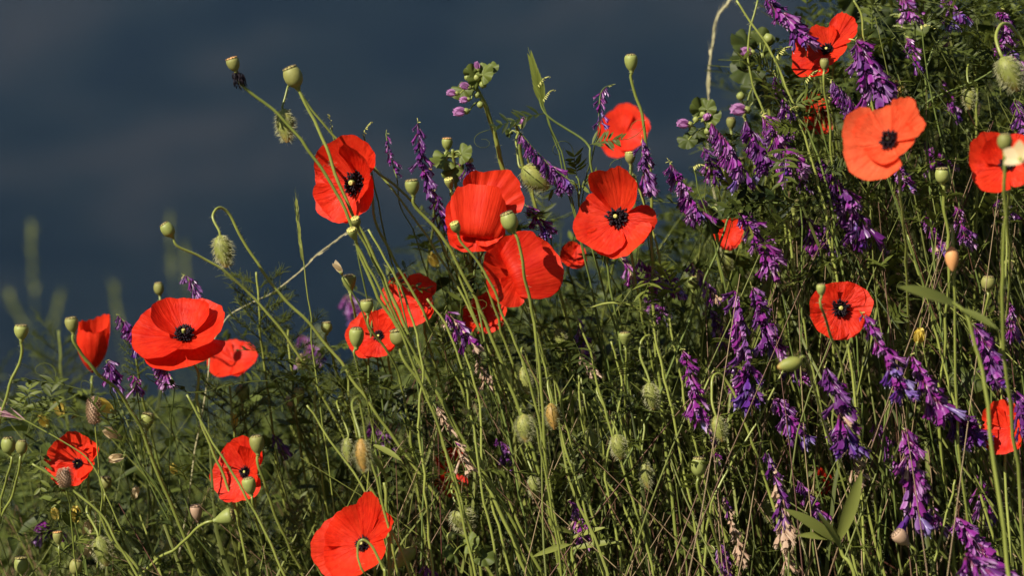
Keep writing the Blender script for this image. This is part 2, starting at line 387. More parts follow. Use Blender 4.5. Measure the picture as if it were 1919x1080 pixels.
def petal_verts(bx, by, bz, az, L, W, a0, a1, ruf, seed, lift, cover=False):
    mb = MB(); uvs = []; r = random.Random(seed); nu, nv = 34, 14
    ph = [r.uniform(0, 6.28) for _ in range(6)]; fr = [r.uniform(2.2, 3.4), r.uniform(5, 7.5), r.uniform(11, 15)]
    C = [0]; S = [0]
    for i in range(nv):
        k = (i + .5) / nv; al = R(a0 + (a1 - a0) * (smooth(.06, .5, k) if cover else k)); C.append(C[-1] + math.cos(al) / nv); S.append(S[-1] + math.sin(al) / nv)
    az = R(az); W = R(W if cover else min(96, W * 1.22))
    for i in range(nv + 1):
        v = i / nv
        for j in range(nu + 1):
            u = -1 + 2 * j / nu
            th = az + W * u
            edge = 1 - .24 * abs(u) ** 4.0 + .05 * math.sin(fr[0] * u + ph[5]) + .028 * math.sin(fr[1] * u + ph[0]) + .012 * math.sin(fr[2] * 1.7 * u + ph[1]) + .008 * r.uniform(-1, 1) * v
            Le = L * edge
            rad = Le * C[i]; h = Le * S[i] + lift * min(1, v * 4)
            if cover:                                           # a petal folded over like a bent sheet
                q = min(1, v * edge * math.cos(W * u)) * nv; qi = min(int(q), nv - 1); w_ = q - qi
                lng = L * (C[qi] + (C[qi + 1] - C[qi]) * w_); hh = L * (S[qi] + (S[qi + 1] - S[qi]) * w_) - .05 * L * u * u * v
                hh += ruf * L * v * (.03 * math.sin(fr[0] * u * 1.6 + ph[2]) + .004 * math.sin(fr[2] * u + ph[4])); lat = Le * v ** .6 * math.sin(W * u)
                mb.vert(bx * (lng * math.cos(az) - lat * math.sin(az)) + by * (lng * math.sin(az) + lat * math.cos(az)) + bz * (hh + lift)); uvs.append((j / nu, v)); continue
            h += ruf * L * v * v * (.055 * math.sin(fr[0] * u * 1.6 + ph[2]) + .03 * math.sin(fr[1] * u + ph[3]))
            h += ruf * L * (v * .013 * math.sin(fr[2] * 2.2 * u + ph[4] + 2 * v) + .05 * v * noise.noise(Vector((u * 2.1 + seed, v * 2.6, seed * .37))))
            h += .05 * L * v * u * u
            rad += ruf * L * .018 * v * v * math.sin(fr[1] * 1.3 * u + ph[5])
            mb.vert(bx * (rad * math.cos(th)) + by * (rad * math.sin(th)) + bz * h); uvs.append((j / nu, v))
    for i in range(nv):
        for j in range(nu):
            a = i * (nu + 1) + j; mb.f.append((a, a + 1, a + nu + 2, a + nu + 1))
    return mb, uvs

def poppy(px, py, Y, f, petals, label, stem=(), dY=0.02, ruf=1.0, mkey='petal', eye=1.0, seed=0, disc='disc_ye', col_stem='stem', stem_r=0.0011, pist=.72):
    c = at(px, py, Y); x, y, z = frame(f)
    P = stem_path(c - z * 0.002, -z, stem, Y, dY)
    rt = root('poppy', P[-1].copy(), label, 'poppy', 'red poppies in flower')
    base = rt.location; sc = (D + Y) / D
    add_stem(rt, P, stem_r * .85, stem_r, col_stem)
    for i, (az, L, W, a0, a1, *cov) in enumerate(petals):
        mb, uvs = petal_verts(x, y, z, az, L * PX * sc, W, a0, a1, ruf, seed * 17 + i * 5 + 3, 0.0012 if i % 2 else 0.0, bool(cov))
        mb.v = [p + c for p in mb.v]
        me = mb.mesh('petal', M['petal_plain' if eye == 0 and mkey == 'petal' else mkey], base)
        ul = me.uv_layers.new(name='UVMap')
        for lp in me.loops: ul.data[lp.index].uv = uvs[lp.vertex_index]
        link('petal', me, rt)
    if eye > 0:
        r = random.Random(seed); mb = MB(); k = 0.0085 * eye * sc
        for q in range(120):
            a = r.uniform(0, 6.283); e = R(r.uniform(24, 66)); L = k * r.uniform(.6, 1.05)
            d = (x * math.cos(a) + y * math.sin(a)) * math.cos(e) + z * math.sin(e)
            p0 = c + z * .0008; p1 = p0 + d * L
            mb.tube([p0, p0 + d * L * .6 + z * L * .06, p1], .00016, .00016, n=3, cap=False)
            mb.tube([p1 - d * .0004, p1 + d * .0007, p1 + d * .0016], .00085 * eye, .0004 * eye, n=5)
        link('stamens', mb.mesh('stamens', M['black'], base), rt)['kind'] = 'stuff'
        m = axis_mtx(c - base + z * .0028 * eye, z, (0.0058 * eye * sc * pist, 0.0058 * eye * sc * pist, 0.0058 * eye * sc * .85))
        link('seed_pod', CAP, rt, m)
        m2 = axis_mtx(c - base + z * .0028 * eye, z, (0.0056 * eye * sc * pist, 0.0056 * eye * sc * pist, 0.0058 * eye * sc * .85))
        dd = link('stigma_disc', DISC[disc], rt, m2); link('stigma_rays', RAYS, rt, m2)
    return rt

def capsule(px, py, w, d, Y, label, stem=(), dY=0.03, disc='disc', body=None, beard=False, stem_r=0.0010, name='poppy_seed_head', bristles=True):
    """seed head: centre px,py, width in px, d = (right, up, towards) direction of its crown"""
    sc = (D + Y) / D; W = w * PX * sc; z = Vector((d[0], -d[2] if len(d) > 2 else -0.15, d[1])).normalized()
    c = at(px, py, Y) - z * W * .6
    P = stem_path(c, -z, stem, Y, dY, 0.008)
    rt = root(name, P[-1].copy(), label, 'seed head', 'poppy seed heads on bare stems'); base = rt.location
    add_stem(rt, P, stem_r * .9, stem_r * 1.1, 'stem', bristles)
    m = axis_mtx(c - base, z, W, rnd.uniform(0, 6))
    v = Matrix.Diagonal((1, 1, rnd.uniform(.88, 1.16), 1)); m = m @ v
    link('capsule', CAPDRY if body == 'dry' else rnd.choice(CAPS), rt, m)
    e = rnd.uniform(.78, 1.04) if disc == 'disc' else 1.0; m = m @ Matrix.Diagonal((e, e, 1, 1))
    link('stigma_disc', DISC['caps_dry' if body == 'dry' else disc], rt, m); link('stigma_rays', RAYS, rt, m)
    if beard:
        mb = MB(); r = random.Random(3)
        for q in range(60):
            a = Vector((r.uniform(-1, 1), r.uniform(-1, 1), r.uniform(-1, 1))).normalized()
            p0 = c + a * W * .1 - z * W * r.uniform(0, .5); mb.tube([p0, p0 + (a - z * .8) * W * .35, p0 + (a * 1.0 - z * 1.6) * W * .4], .0003, .0004, n=4)
        link('dried_stamens', mb.mesh('dried_stamens', M['black'], base), rt)['kind'] = 'stuff'
    return rt

def bud(px, py, w, h, d, Y, label, stem=(), dY=0.03, key='sepal', stem_r=0.0009, hair=1.0):
    """nodding bud: centre, size in px, d = direction of its TIP on screen; stem = px path from its neck"""
    sc = (D + Y) / D; z = Vector((d[0], -(d[2] if len(d) > 2 else 0.1), d[1])).normalized()
    Wd, Hh = w * PX * sc, h * PX * sc; c = at(px, py, Y) - z * Hh * .5
    P = stem_path(c, -z, stem, Y, dY, 0.004)
    rt = root('poppy_bud', P[-1].copy(), label, 'poppy bud', 'nodding hairy poppy buds'); base = rt.location
    add_stem(rt, P, stem_r * .85, stem_r * 1.15, 'stem')
    m = axis_mtx(c - base - z * .0006, z, (Wd, Wd, Hh), rnd.uniform(0, 6))
    for s in SEP[key]: link('sepal', s, rt, m)
    if hair:
        link('bristles', BRIST, rt, m)['kind'] = 'stuff'
    return rt

def vetch(pts, w, Y, label, n=None, side=1, dry=0.0, budtip=0.2, stem=(), dY=0.03, name='vetch_flower_spike', sparse=1.0, cat='vetch spike', group='purple vetch flower spikes'):
    """one raceme: pts = px path from its lowest florets to its young tip, w = width in px"""
    sc = (D + Y) / D; A = [at(x, y, Y + 0.004 * i) for i, (x, y) in enumerate(pts)]
    if len(A) == 2: A.insert(1, (A[0] + A[1]) * .5 + Vector((0.0015 * side, 0, 0.001)))
    ax = catmull(A, 8); L = sum((b - a).length for a, b in zip(ax, ax[1:]))
    d0 = (A[0] - A[1]).normalized()
    P = stem_path(A[0].copy(), d0, stem, Y, dY, 0.006)
    rt = root(name, P[-1].copy(), label, cat, group); base = rt.location
    r = random.Random(int(pts[0][0] * 7 + pts[0][1]))
    full = list(reversed(ax)) + P[1:]
    add_stem(rt, full, .0004, .0006, 'stem_dark', False)
    n = int(n * 2.1) if n else n
    if n is None: n = max(14, min(58, int(L / sc / PX / 3.6 * (0.7 + w / 90)) ))
    n = int(n * sparse)
    fl = w * PX * sc * r.uniform(.60, .84); blue = r.uniform(.1, .8); dark = r.choice((.1, .25, .5, .8)); hang = r.uniform(.45, .9)
    for i in range(n):
        if r.random() < .1: continue
        k = (i + r.random()) / n; q = k * (len(ax) - 1); j = min(int(q), len(ax) - 2)
        p = ax[j].lerp(ax[j + 1], q - j); T = (ax[j + 1] - ax[j]).normalized()
        a = r.uniform(-1.25, 1.25) + (0 if (i % 2) else .5 * side)
        out = Vector((math.sin(a) * 1.0 + .45 * side, -math.cos(a) * .8, -.25)); out = (out - T * out.dot(T) * .8).normalized()
        young = max(0, (k - (1 - budtip)) / budtip) if budtip else 0
        d = (out * (.34 + .62 * r.random() ** 1.3) - T * (.45 - .9 * young) + Vector((0, 0, -hang + 1.0 * young)) + Vector((r.gauss(0, .24), r.gauss(0, .24), r.gauss(0, .15)))).normalized()
        s = fl * (1 - .45 * k ** 2) * r.uniform(.72, 1.2)
        if young > .25 + .2 * r.random(): me = FBUD; s *= .42 * (1.25 - young * .5); nm = 'floret_bud'
        elif r.random() < dry * (1.6 - 1.4 * k): me = r.choice(FLODRY); nm = 'withered_floret'; s *= .9
        else: me = r.choice(FLOB if r.random() < blue - 1.7 * k else (FLOD if r.random() < dark else FLO)); nm = 'floret'
        zz = d; yy = (-T + Vector((0, 0, .0)) - zz * (-T).dot(zz)); yy = -yy.normalized() if yy.length > 1e-4 else zz.orthogonal().normalized()
        xx = yy.cross(zz); wd = r.uniform(.62, .95)
        m = Matrix((xx * wd, yy * wd, zz)).transposed().to_4x4()
        p = p + out * s * r.uniform(0, .22)
        link(nm, me, rt, Matrix.Translation(p - base) @ m @ Matrix.Diagonal((s, s, s, 1)))
    return rt

def pinnate(mb, p, d, up, L, n, ll, lw, r, tendril=True, t0=.4):
    """a vetch leaf: rachis, leaflets in pairs, a curling tendril"""
    d = d.normalized(); side = d.cross(up); side = side.normalized() if side.length > 1e-5 else d.orthogonal().normalized()
    nn = side.cross(d).normalized(); pts = [p + d * L * k - nn * .18 * L * k * k for k in (0, .25, .5, .75, 1)]
    t = min(1, max(0, t0 + r.uniform(-.3, .3)))
    mb.tube(pts, .0004, .00025, n=3, t=t, cap=False)
    for i in range(n):
        k = .12 + .84 * i / n; c = p + d * L * k - nn * .18 * L * k * k
        for s in (-1, 1):
            if r.random() < .13: continue
            ld = (side * s * r.uniform(.5, .95) + d * r.uniform(.25, .9) + nn * r.uniform(-.35, .6)).normalized()
            mb.leaf(c, ld, nn, ll * r.uniform(.75, 1.15) * (1 - .35 * k), lw, t=min(1, max(0, t + r.uniform(-.12, .12))), bend=r.uniform(-.1, .3), n=3)
    if tendril:
        e = pts[-1]; T = [e]; a = 0; c = e.copy(); q = d.copy()
        ax = nn
        for i in range(12):
            q = (Matrix.Rotation(.12 + .07 * i, 3, ax) @ q); c = c + q * .0032; T.append(c.copy())
        mb.tube(T, .00025, .00015, n=3, t=.7, cap=False)

# ------------------------------------------------------------------ meadow undergrowth (nobody could count it)
ENV = [(-60, 735), (0, 735), (100, 725), (250, 725), (400, 720), (470, 650), (540, 640), (600, 700), (660, 640), (720, 540), (780, 470), (850, 400), (940, 420),
       (1040, 430), (1150, 450), (1250, 420), (1300, 350), (1370, 330), (1410, 230), (1460, 110), (1540, 40), (1640, -20), (1980, -60)]
def env(px):
    for (a, ya), (b, yb) in zip(ENV, ENV[1:]):
        if px <= b: return ya + (yb - ya) * max(0, (px - a)) / (b - a)
    return ENV[-1][1]
def proj(p):
    s = PX * (D + p.y) / D; return 959.5 + p.x / s, 540 - (p.z - H) / s
def top_point(r, ylo, yhi, spread=420, over=40):
    """a random tip of growth under the meadow's skyline"""
    px = r.uniform(-60, 1980); left = smooth(900, 500, px); Y = ylo + (yhi - ylo) * r.random() * (1 + 1.3 * left * (r.random() < .4)); e = env(px) + max(0, Y) * (110 - 50 * left)
    py = e - over * r.random() ** 3 + spread * r.random() ** 1.25
    return at(px, py, Y)
FLOWERS = [(645, 340, 84, 0), (893, 400, 80, 0), (975, 500, 80, 0), (1155, 410, 86, 0), (346, 625, 88, 0), (1572, 578, 60, -.035), (1655, 265, 95, -.1), (1870, 310, 60, -.1), (665, 1015, 84, -.03), (140, 862, 55, .01),
    (452, 880, 58, .02), (775, 567, 56, .06), (700, 632, 56, .04), (910, 588, 44, .06), (440, 676, 48, .15), (174, 655, 60, .12), (1170, 247, 54, .2), (1366, 440, 36, .08), (1550, 95, 58, .03), (1885, 806, 48, -.02)]
def clear(p):
    x, y = proj(p)
    return not any(p.y < Y + .03 and abs(x - a) < q and (x - a) ** 2 + (y - b) ** 2 < q * q for a, b, q, Y in FLOWERS)
def fill():
    r = random.Random(42)
    g = MB()                                                    # grass and thin stems
    for i in range(3600):
        p = top_point(r, 0.01, .75, 520, 30 if i % 3 else 90); h = p.z - gz(p.x, p.y)
        lean = Vector((r.gauss(.22, .34), r.gauss(.05, .2), -1)).normalized()
        b = p + lean * (h / -lean.z); b.z = gz(b.x, b.y)
        mid = p.lerp(b, .5) + Vector((r.gauss(-.01, .04), r.gauss(0, .03), 0.01))
        P = catmull([p, p.lerp(mid, .5) + Vector((r.gauss(0, .006), r.gauss(0, .006), .003)), mid, b], 4)
        if not all(clear(q) for q in P[:9]): continue
        t = min(1, max(0, r.gauss(.40, .28)))
        if i % 2: g.tube(P, .0003, r.uniform(.0006, .0011), n=4, t=t, cap=False)
        else:
            w = r.uniform(.0007, .0019); a = r.uniform(0, 3.14); s = Vector((math.cos(a), math.sin(a), 0)); pr = None
            for k, q in enumerate(P):
                ww = w * min(1, (k + .15) / 5); row = (g.vert(q - s * ww, t), g.vert(q + Vector((s.y, -s.x, 0)) * ww * .4, t), g.vert(q + s * ww, t))
                if pr: g.f.append((pr[0], pr[1], row[1], row[0])); g.f.append((pr[1], pr[2], row[2], row[1]))
                pr = row
    o = link('meadow_grass', g.mesh('meadow_grass', M['grass'])); tag(o, 'thin green grass blades and stems filling the meadow between the flowers', 'grass', kind='stuff')
    d = MB()                                                    # last year's dry grass, low down
    for i in range(1500):
        p = top_point(r, 0.0, .6, 420, 0); p.z -= r.uniform(.05, .12); h = p.z - gz(p.x, p.y)
        if h < .05: continue
        lean = Vector((r.gauss(.1, .4), r.gauss(0, .3), -1)).normalized(); b = p + lean * (h / -lean.z); b.z = gz(b.x, b.y)
        P = catmull([p, p.lerp(b, .5) + Vector((r.gauss(0, .02), r.gauss(0, .02), 0)), b], 4)
        if not all(clear(q) for q in P): continue
        d.tube(P, .0003, .0008, n=3, t=r.random(), cap=False)
    o = link('dry_grass', d.mesh('dry_grass', M['dry'])); tag(o, 'dry reddish brown grass low among the green stems', 'grass', kind='stuff')
    f = MB()                                                    # vetch leaves
    for i in range(3300):
        p = top_point(r, -0.02, .65, 560, 20)
        if i % 5 < 2: # more of it on the right, where the vetch climbs
            p = at(r.uniform(1050, 1980), r.uniform(-20, 1120) if i % 2 else r.uniform(-40, 450), r.uniform(0, .55))
            px, py = proj(p)
            if py < env(px): continue
        dd = Vector((r.gauss(0, 1), r.gauss(-.2, .8), r.gauss(.25, .5))).normalized()
        if not (clear(p) and clear(p + dd * .04)): continue
        pinnate(f, p, dd, Vector((0, 0, 1)), r.uniform(.028, .055), r.choice((6, 7, 8)), r.uniform(.009, .015), r.uniform(.0022, .0036), r, i % 3 == 0)
    o = link('vetch_foliage', f.mesh('vetch_foliage', M['leaf'])); tag(o, 'feathery dark green vetch leaves tangled through the whole slope', 'foliage', kind='stuff')
    b = MB()                                                    # low broad leaves and leaf litter of the undergrowth
    for i in range(7000):
        p = top_point(r, .08, .85, 640, 0); p.z -= r.uniform(0.01, .06)
        dd = Vector((r.gauss(0, 1), r.gauss(-.3, .8), r.gauss(.3, .6))).normalized()
        b.leaf(p, dd, Vector((r.gauss(0, .5), r.gauss(0, .5), 1)), r.uniform(.012, .034), r.uniform(.004, .011), t=min(1, max(0, r.gauss(.4, .22))), bend=r.uniform(0, .5), n=3)
    o = link('undergrowth', b.mesh('undergrowth', M['broad'])); tag(o, 'mass of small dark green leaves deep in the meadow', 'undergrowth', kind='stuff')
fill()

# ------------------------------------------------------------------ poppies
poppy(672, 345, .0, (-.50, .06, .85), [(184, 94, 68, 10, 24), (276, 86, 78, 14, 40), (102, 92, 64, 14, 34), (18, 96, 66, 24, 64)],
      'upright red poppy with black eye, crossed by two bare stems at the meadow edge', [(700, 400), (735, 480), (800, 600), (860, 720)], .03, seed=1, eye=1.1, pist=.6)
poppy(893, 420, .0, (.1, .2, .95), [(172, 62, 70, 5, 12), (265, 62, 72, 2, 8), (62, 108, 40, 0, 28), (345, 56, 66, 10, 30), (262, 146, 31, 10, 172, 1)],
      'red poppy with tall peaked petal, its folded front petal hiding the centre', [(900, 500), (940, 620), (985, 780)], .05, seed=2, eye=0)
poppy(975, 510, -.01, (.25, .2, .9), [(18, 78, 66, 6, 20), (285, 56, 70, 4, 12), (108, 74, 55, 10, 30), (194, 80, 62, 6, 14), (202, 132, 40, 10, 172, 1)],
      'wide red poppy with ruffled right rim, overlapped by a capsule stem below the peaked poppy', [(1000, 600), (1030, 720), (1060, 860)], .05, seed=3, eye=0)
poppy(1160, 412, -.01, (-.34, .28, .9), [(280, 84, 58, 10, 20), (210, 80, 72, 10, 26), (80, 108, 46, 20, 66), (-18, 74, 40, 28, -30)],
      'red poppy with hooded top petal, folded right petal and yellow dot in black eye', [(1190, 520), (1210, 620), (1240, 760)], .05, seed=4, eye=.95, pist=.55)
poppy(348, 636, .0, (-.12, .78, .61), [(264, 90, 84, 4, -6), (184, 98, 72, 8, 12), (4, 96, 78, 14, 36), (104, 82, 78, 20, 56)],
      'broad bowl-shaped red poppy at left with dark centre and flaring front petal', [(372, 700), (368, 760), (400, 850), (440, 960)], .02, seed=5, ruf=.8, eye=.95, pist=.5)
poppy(1574, 579, -.035, (.02, .08, 1), [(104, 56, 80, 6, 12), (258, 57, 80, 6, 12), (345, 60, 76, 8, 16), (194, 62, 76, 8, 16)],
      'flat round red poppy facing the viewer on the right, black ring round pale centre', [(1590, 660), (1610, 800)], .08, seed=6, ruf=1.2, eye=.72)
poppy(1668, 266, -.13, (-.36, .30, .88), [(302, 66, 84, 12, 50), (212, 96, 74, 10, 32), (122, 72, 62, 12, 40), (38, 92, 38, 16, 40)],
      'large pale orange poppy in soft focus at upper right with small black eye', [(1690, 380), (1700, 520)], .1, seed=7, mkey='petal_pale', ruf=1.1, eye=.8, disc='ray', pist=.5)
poppy(1888, 312, -.10, (-.25, .35, .9), [(190, 76, 74, 10, 26), (95, 56, 70, 12, 40), (275, 46, 84, 4, 16), (5, 66, 70, 10, 30)],
      'frilly orange-red poppy cut by the right frame edge behind a green capsule', [(1890, 420), (1890, 560)], .1, seed=8, ruf=1.6, eye=.6)
poppy(683, 1022, -.03, (-.42, .28, .86), [(194, 94, 68, 8, 24), (278, 84, 80, 12, 44), (122, 80, 58, 14, 38), (52, 100, 38, 14, 38)],
      'red poppy at the bottom edge with raised right petal and hooked stem before it', [(700, 1090)], .04, seed=9, eye=.6)
poppy(148, 872, .01, (-.25, .42, .87), [(188, 62, 70, 8, 26), (275, 46, 76, 6, 22), (78, 62, 66, 14, 44), (8, 48, 66, 14, 38)],
      'small crumpled red poppy low at far left beside a pink dried head', [(170, 960), (190, 1060)], .05, seed=10, ruf=1.7, eye=.38, pist=.4)
poppy(463, 886, .02, (-.45, .15, .88), [(178, 70, 66, 8, 20), (258, 60, 70, 8, 20), (88, 66, 60, 14, 28), (28, 60, 56, 20, 46)],
      'red poppy low at left with yellow centre, crossed by a slanting pale stem', [(480, 960), (500, 1060)], .05, seed=11, eye=.45, ruf=1.2)
poppy(782, 570, .05, (-.3, .3, .9), [(188, 72, 62, 6, 20), (268, 48, 70, 8, 24), (84, 54, 56, 10, 26), (15, 46, 60, 14, 36)],
      'red poppy seen from behind in the middle, above its smaller red neighbour', [(800, 640), (850, 780)], .05, seed=12, eye=0)
poppy(712, 632, .04, (-.3, .3, .9), [(182, 62, 66, 8, 24), (272, 48, 74, 8, 24), (95, 52, 60, 16, 40), (15, 54, 60, 16, 40)],
      'small red poppy in the middle with a green capsule standing before its left side', [(735, 720), (770, 840)], .05, seed=13, eye=.4, ruf=1.4)
poppy(910, 588, .06, (-.05, .3, .9), [(185, 42, 66, 10, 26), (272, 46, 76, 6, 18), (92, 40, 60, 16, 40), (5, 42, 62, 14, 34)],
      'red poppy half hidden behind stems, directly under the wide ruffled poppy', [(930, 680), (960, 800)], .05, seed=14, eye=0)
poppy(440, 678, .15, (-.2, .5, .8), [(185, 50, 66, 6, 20), (268, 42, 74, 8, 24), (72, 44, 66, 10, 24), (350, 48, 66, 8, 24)],
      'out of focus red poppy tucked behind the broad bowl-shaped one', [(460, 780)], .1, seed=15, eye=0)
poppy(173, 700, .12, (.05, .97, .2), [(180, 84, 84, 40, 100), (0, 84, 84, 40, 100), (270, 96, 88, 46, 98), (90, 108, 88, 46, 98)],
      'closed tube-like red poppy, blurred, behind the slanting capsule stem at left', [(185, 790)], .1, seed=16, eye=0, ruf=.3)
poppy(1172, 250, .20, (-.2, .3, .9), [(55, 54, 66, 10, 24), (140, 48, 66, 10, 26), (222, 54, 66, 8, 20), (318, 46, 66, 10, 24)],
      'blurred round red poppy standing above the meadow behind a seed head stem', [(1185, 340), (1195, 480)], .05, seed=17, eye=0, ruf=.6)
poppy(1366, 440, .08, (-.2, .2, .9), [(190, 32, 66, 8, 24), (275, 32, 72, 8, 20), (85, 32, 66, 12, 30), (0, 34, 66, 10, 28)],
      'small blurred orange-red poppy behind hanging vetch right of centre', [(1375, 560)], .05, seed=18, eye=0)
poppy(1552, 96, .03, (-.40, .45, .8), [(218, 72, 56, 6, 20), (318, 46, 66, 10, 24), (108, 52, 50, 20, 50), (46, 74, 34, 14, 30)],
      'folded red poppy near the top edge, half covered by purple vetch', [(1560, 200), (1580, 330)], .06, seed=19, eye=.5)
poppy(1532, 222, .12, (-.1, .3, .8), [(190, 26, 66, 8, 24), (275, 40, 66, 8, 20), (95, 48, 40, 12, 30), (0, 26, 66, 10, 28)],
      'narrow torn red poppy glimpsed between stems below the folded top poppy', [(1545, 330)], .06, seed=20, eye=0)
poppy(1890, 806, -.03, (-.5, .25, .83), [(182, 50, 66, 8, 24), (268, 52, 66, 8, 24), (92, 58, 60, 12, 34), (5, 50, 60, 12, 34)],
      'orange-red poppy at the right frame edge under a dark vetch spike', [(1900, 900)], .06, seed=21, eye=0, ruf=1.5)
poppy(1530, 908, .12, (.1, .3, .9), [(185, 28, 66, 8, 24), (272, 28, 72, 8, 24), (92, 30, 66, 12, 34), (5, 30, 62, 12, 34)],
      'dark shaded red poppy deep among stems at lower right', [(1545, 1000)], .05, seed=22, eye=.5)
poppy(1072, 480, .09, (.2, .3, .8), [(190, 26, 66, 8, 24), (272, 30, 72, 8, 24), (92, 26, 66, 12, 34), (5, 26, 62, 12, 34)],
      'sliver of red poppy between the wide ruffled and the hooded poppy', [(1090, 580)], .05, seed=23, eye=0)
poppy(842, 890, .13, (.2, .2, .9), [(190, 24, 66, 8, 24), (272, 44, 60, 8, 24), (92, 50, 50, 12, 34), (5, 24, 62, 12, 34)],
      'shaded red poppy deep behind stems near bottom centre', [(860, 980)], .05, seed=24, eye=0)

# ------------------------------------------------------------------ seed heads (petals fallen)
capsule(551, 147, 34, (-.38, .9), -.03, 'green ribbed seed head at top of tall bristly stem crossing a poppy', [(578, 195), (612, 275), (648, 375), (690, 455), (735, 560), (800, 700), (880, 850), (960, 1010)], .03, stem_r=.0013)
capsule(438, 121, 25, (-.30, .92), -.04, 'topmost left seed head with orange crown and black withered stamens', [(455, 152), (522, 215), (600, 312), (655, 410), (690, 520), (760, 640), (850, 790)], .03, disc='disc_or', beard=True, stem_r=.0012)
capsule(316, 433, 24, (-.55, .8), .01, 'small seed head with striped crown left of a hairy hanging bud', [(345, 458), (387, 487), (440, 525), (500, 585), (580, 700)], .03)
capsule(40, 623, 27, (.02, 1), -.03, 'smooth green seed head at far left edge against dark hillside', [(38, 660), (15, 735), (-5, 800), (-30, 900)], .02, stem_r=.0012)
capsule(135, 611, 25, (-.15, 1), -.05, 'pale seed head on slanting stem in front of the closed red poppy', [(150, 650), (185, 700), (222, 735), (262, 800), (300, 900)], .05, stem_r=.0013)
capsule(1183, 121, 25, (-.06, 1), -.01, 'lone green seed head with toothed crown on tallest straight stem at top centre', [(1190, 160), (1204, 225), (1216, 300), (1221, 420), (1224, 560), (1235, 720)], .03, stem_r=.0012)
capsule(773, 352, 27, (-.12, 1), -.01, 'green seed head with toothed crown right of the black-eyed poppy', [(790, 388), (835, 450), (890, 560), (940, 680), (990, 820), (1030, 960)], .03, stem_r=.0013)
capsule(956, 418, 30, (-.35, .9), -.05, 'tilted pale green seed head between the two poppies without visible centre', [(971, 450), (983, 510), (992, 565), (1010, 680)], .03, stem_r=.0012)
capsule(855, 428, 19, (-.3, .75, .4), -.04, 'young seed head with yellow crown in front of the peaked poppy', [(880, 452), (915, 520), (950, 610), (1000, 740)], .03, disc='disc_ye')
capsule(668, 417, 18, (-.25, .8, .5), -.05, 'upper of two yellow crowned young heads under the black-eyed poppy', [(690, 445), (715, 520), (760, 630), (830, 760)], .04, disc='disc_ye')
capsule(663, 442, 20, (-.3, .8, .5), -.055, 'lower of two yellow crowned young heads under the black-eyed poppy', [(690, 475), (730, 580), (790, 720), (850, 900)], .04, disc='disc_ye')
capsule(655, 532, 29, (-.1, 1), .04, 'dark green seed head with a dried tan petal still clinging to it', [(668, 580), (690, 700)], .05)
capsule(688, 575, 25, (-.1, 1), .0, 'seed head with dark toothed crown above the small red poppy', [(703, 605), (730, 665), (755, 740), (775, 860)], .04)
capsule(668, 638, 28, (.02, 1), .0, 'dark green seed head in front of the small red poppy', [(668, 665), (674, 700), (700, 800)], .04)
capsule(747, 633, 31, (-.2, 1), -.02, 'broad pale seed head beside the small red poppy, its stem slanting right', [(768, 668), (800, 740), (835, 840), (870, 960), (900, 1070)], .03, stem_r=.0013)
capsule(612, 614, 20, (-.1, 1), .05, 'small dark seed head left of the small red poppy', [(622, 650), (650, 760)], .04)
capsule(1171, 636, 25, (-.05, 1), .0, 'upright green seed head alone among shaded stems right of centre', [(1171, 670), (1172, 760), (1185, 880)], .04)
capsule(1309, 880, 27, (.0, 1), -.03, 'bright yellow-green seed head low right of centre', [(1316, 915), (1340, 1000), (1360, 1090)], .04, stem_r=.0012)
capsule(1852, 531, 26, (.05, 1), .0, 'green seed head near right edge below the orange bud', [(1847, 565), (1838, 640), (1830, 760)], .04)
capsule(1766, 331, 26, (-.05, 1), -.02, 'green seed head on straight stem right of the pale orange poppy', [(1772, 365), (1776, 440), (1775, 560), (1768, 680), (1760, 800)], .03, stem_r=.0013)
capsule(1883, 268, 27, (.0, 1), -.17, 'blurred green seed head in front of the poppy at right frame edge', [(1884, 300), (1882, 430), (1880, 620)], .05, stem_r=.0013)
capsule(1488, 388, 24, (.0, 1), .02, 'round green seed head among vetch below the upper right clusters', [(1490, 430), (1495, 540)], .05)
capsule(1539, 545, 18, (-.05, 1), -.09, 'small seed head before the flat round poppy, stem curving across it', [(1541, 570), (1553, 612), (1580, 700)], .05, disc='caps_dry' if False else 'disc')
capsule(482, 838, 27, (-.1, 1), -.02, 'dark green seed head at the upper right of the low left poppy', [(488, 868), (505, 940), (540, 1020), (570, 1090)], .04, stem_r=.0012)
capsule(420, 972, 34, (.95, .3), -.01, 'seed head lying on its side with dark crown at lower left', [(385, 990), (330, 1028), (270, 1075)], .03, stem_r=.0012)
capsule(40, 842, 21, (.1, 1), -.02, 'right one of two seed heads at the far left edge, low down', [(38, 870), (22, 930), (-5, 990)], .03)
capsule(16, 838, 26, (-.05, 1), .0, 'left one of two seed heads at the far left edge, low down', [(14, 880), (0, 960)], .03)
capsule(40, 1063, 26, (.0, 1), .03, 'dark green seed head in the bottom left corner', [(42, 1100)], .03)
capsule(142, 1066, 24, (.2, 1), .0, 'smooth egg-shaped seed head at bottom left below the hairy bud', [(140, 1100)], .03)
capsule(109, 1012, 19, (-.1, 1), .0, 'small seed head with pinkish tan crown at bottom left', [(115, 1045), (120, 1090)], .03, disc='disc_or')
capsule(319, 1022, 24, (.7, .5), .06, 'pale yellowish blurred seed head at lower left', [(300, 1050)], .03, disc='disc_ye')
capsule(368, 966, 23, (-.1, .9), .04, 'brown pink withered seed head above the one lying on its side', [(376, 1010)], .03, body='dry')
capsule(838, 271, 20, (.0, 1), .04, 'seed head with reddish crown above leaves left of the mallow stem', [(842, 310), (860, 420)], .03, disc='disc_or')
capsule(843, 346, 19, (-.2, .9, .4), .02, 'tiny yellow crowned head at upper left of the peaked poppy', [(850, 400)], .03, disc='disc_ye')
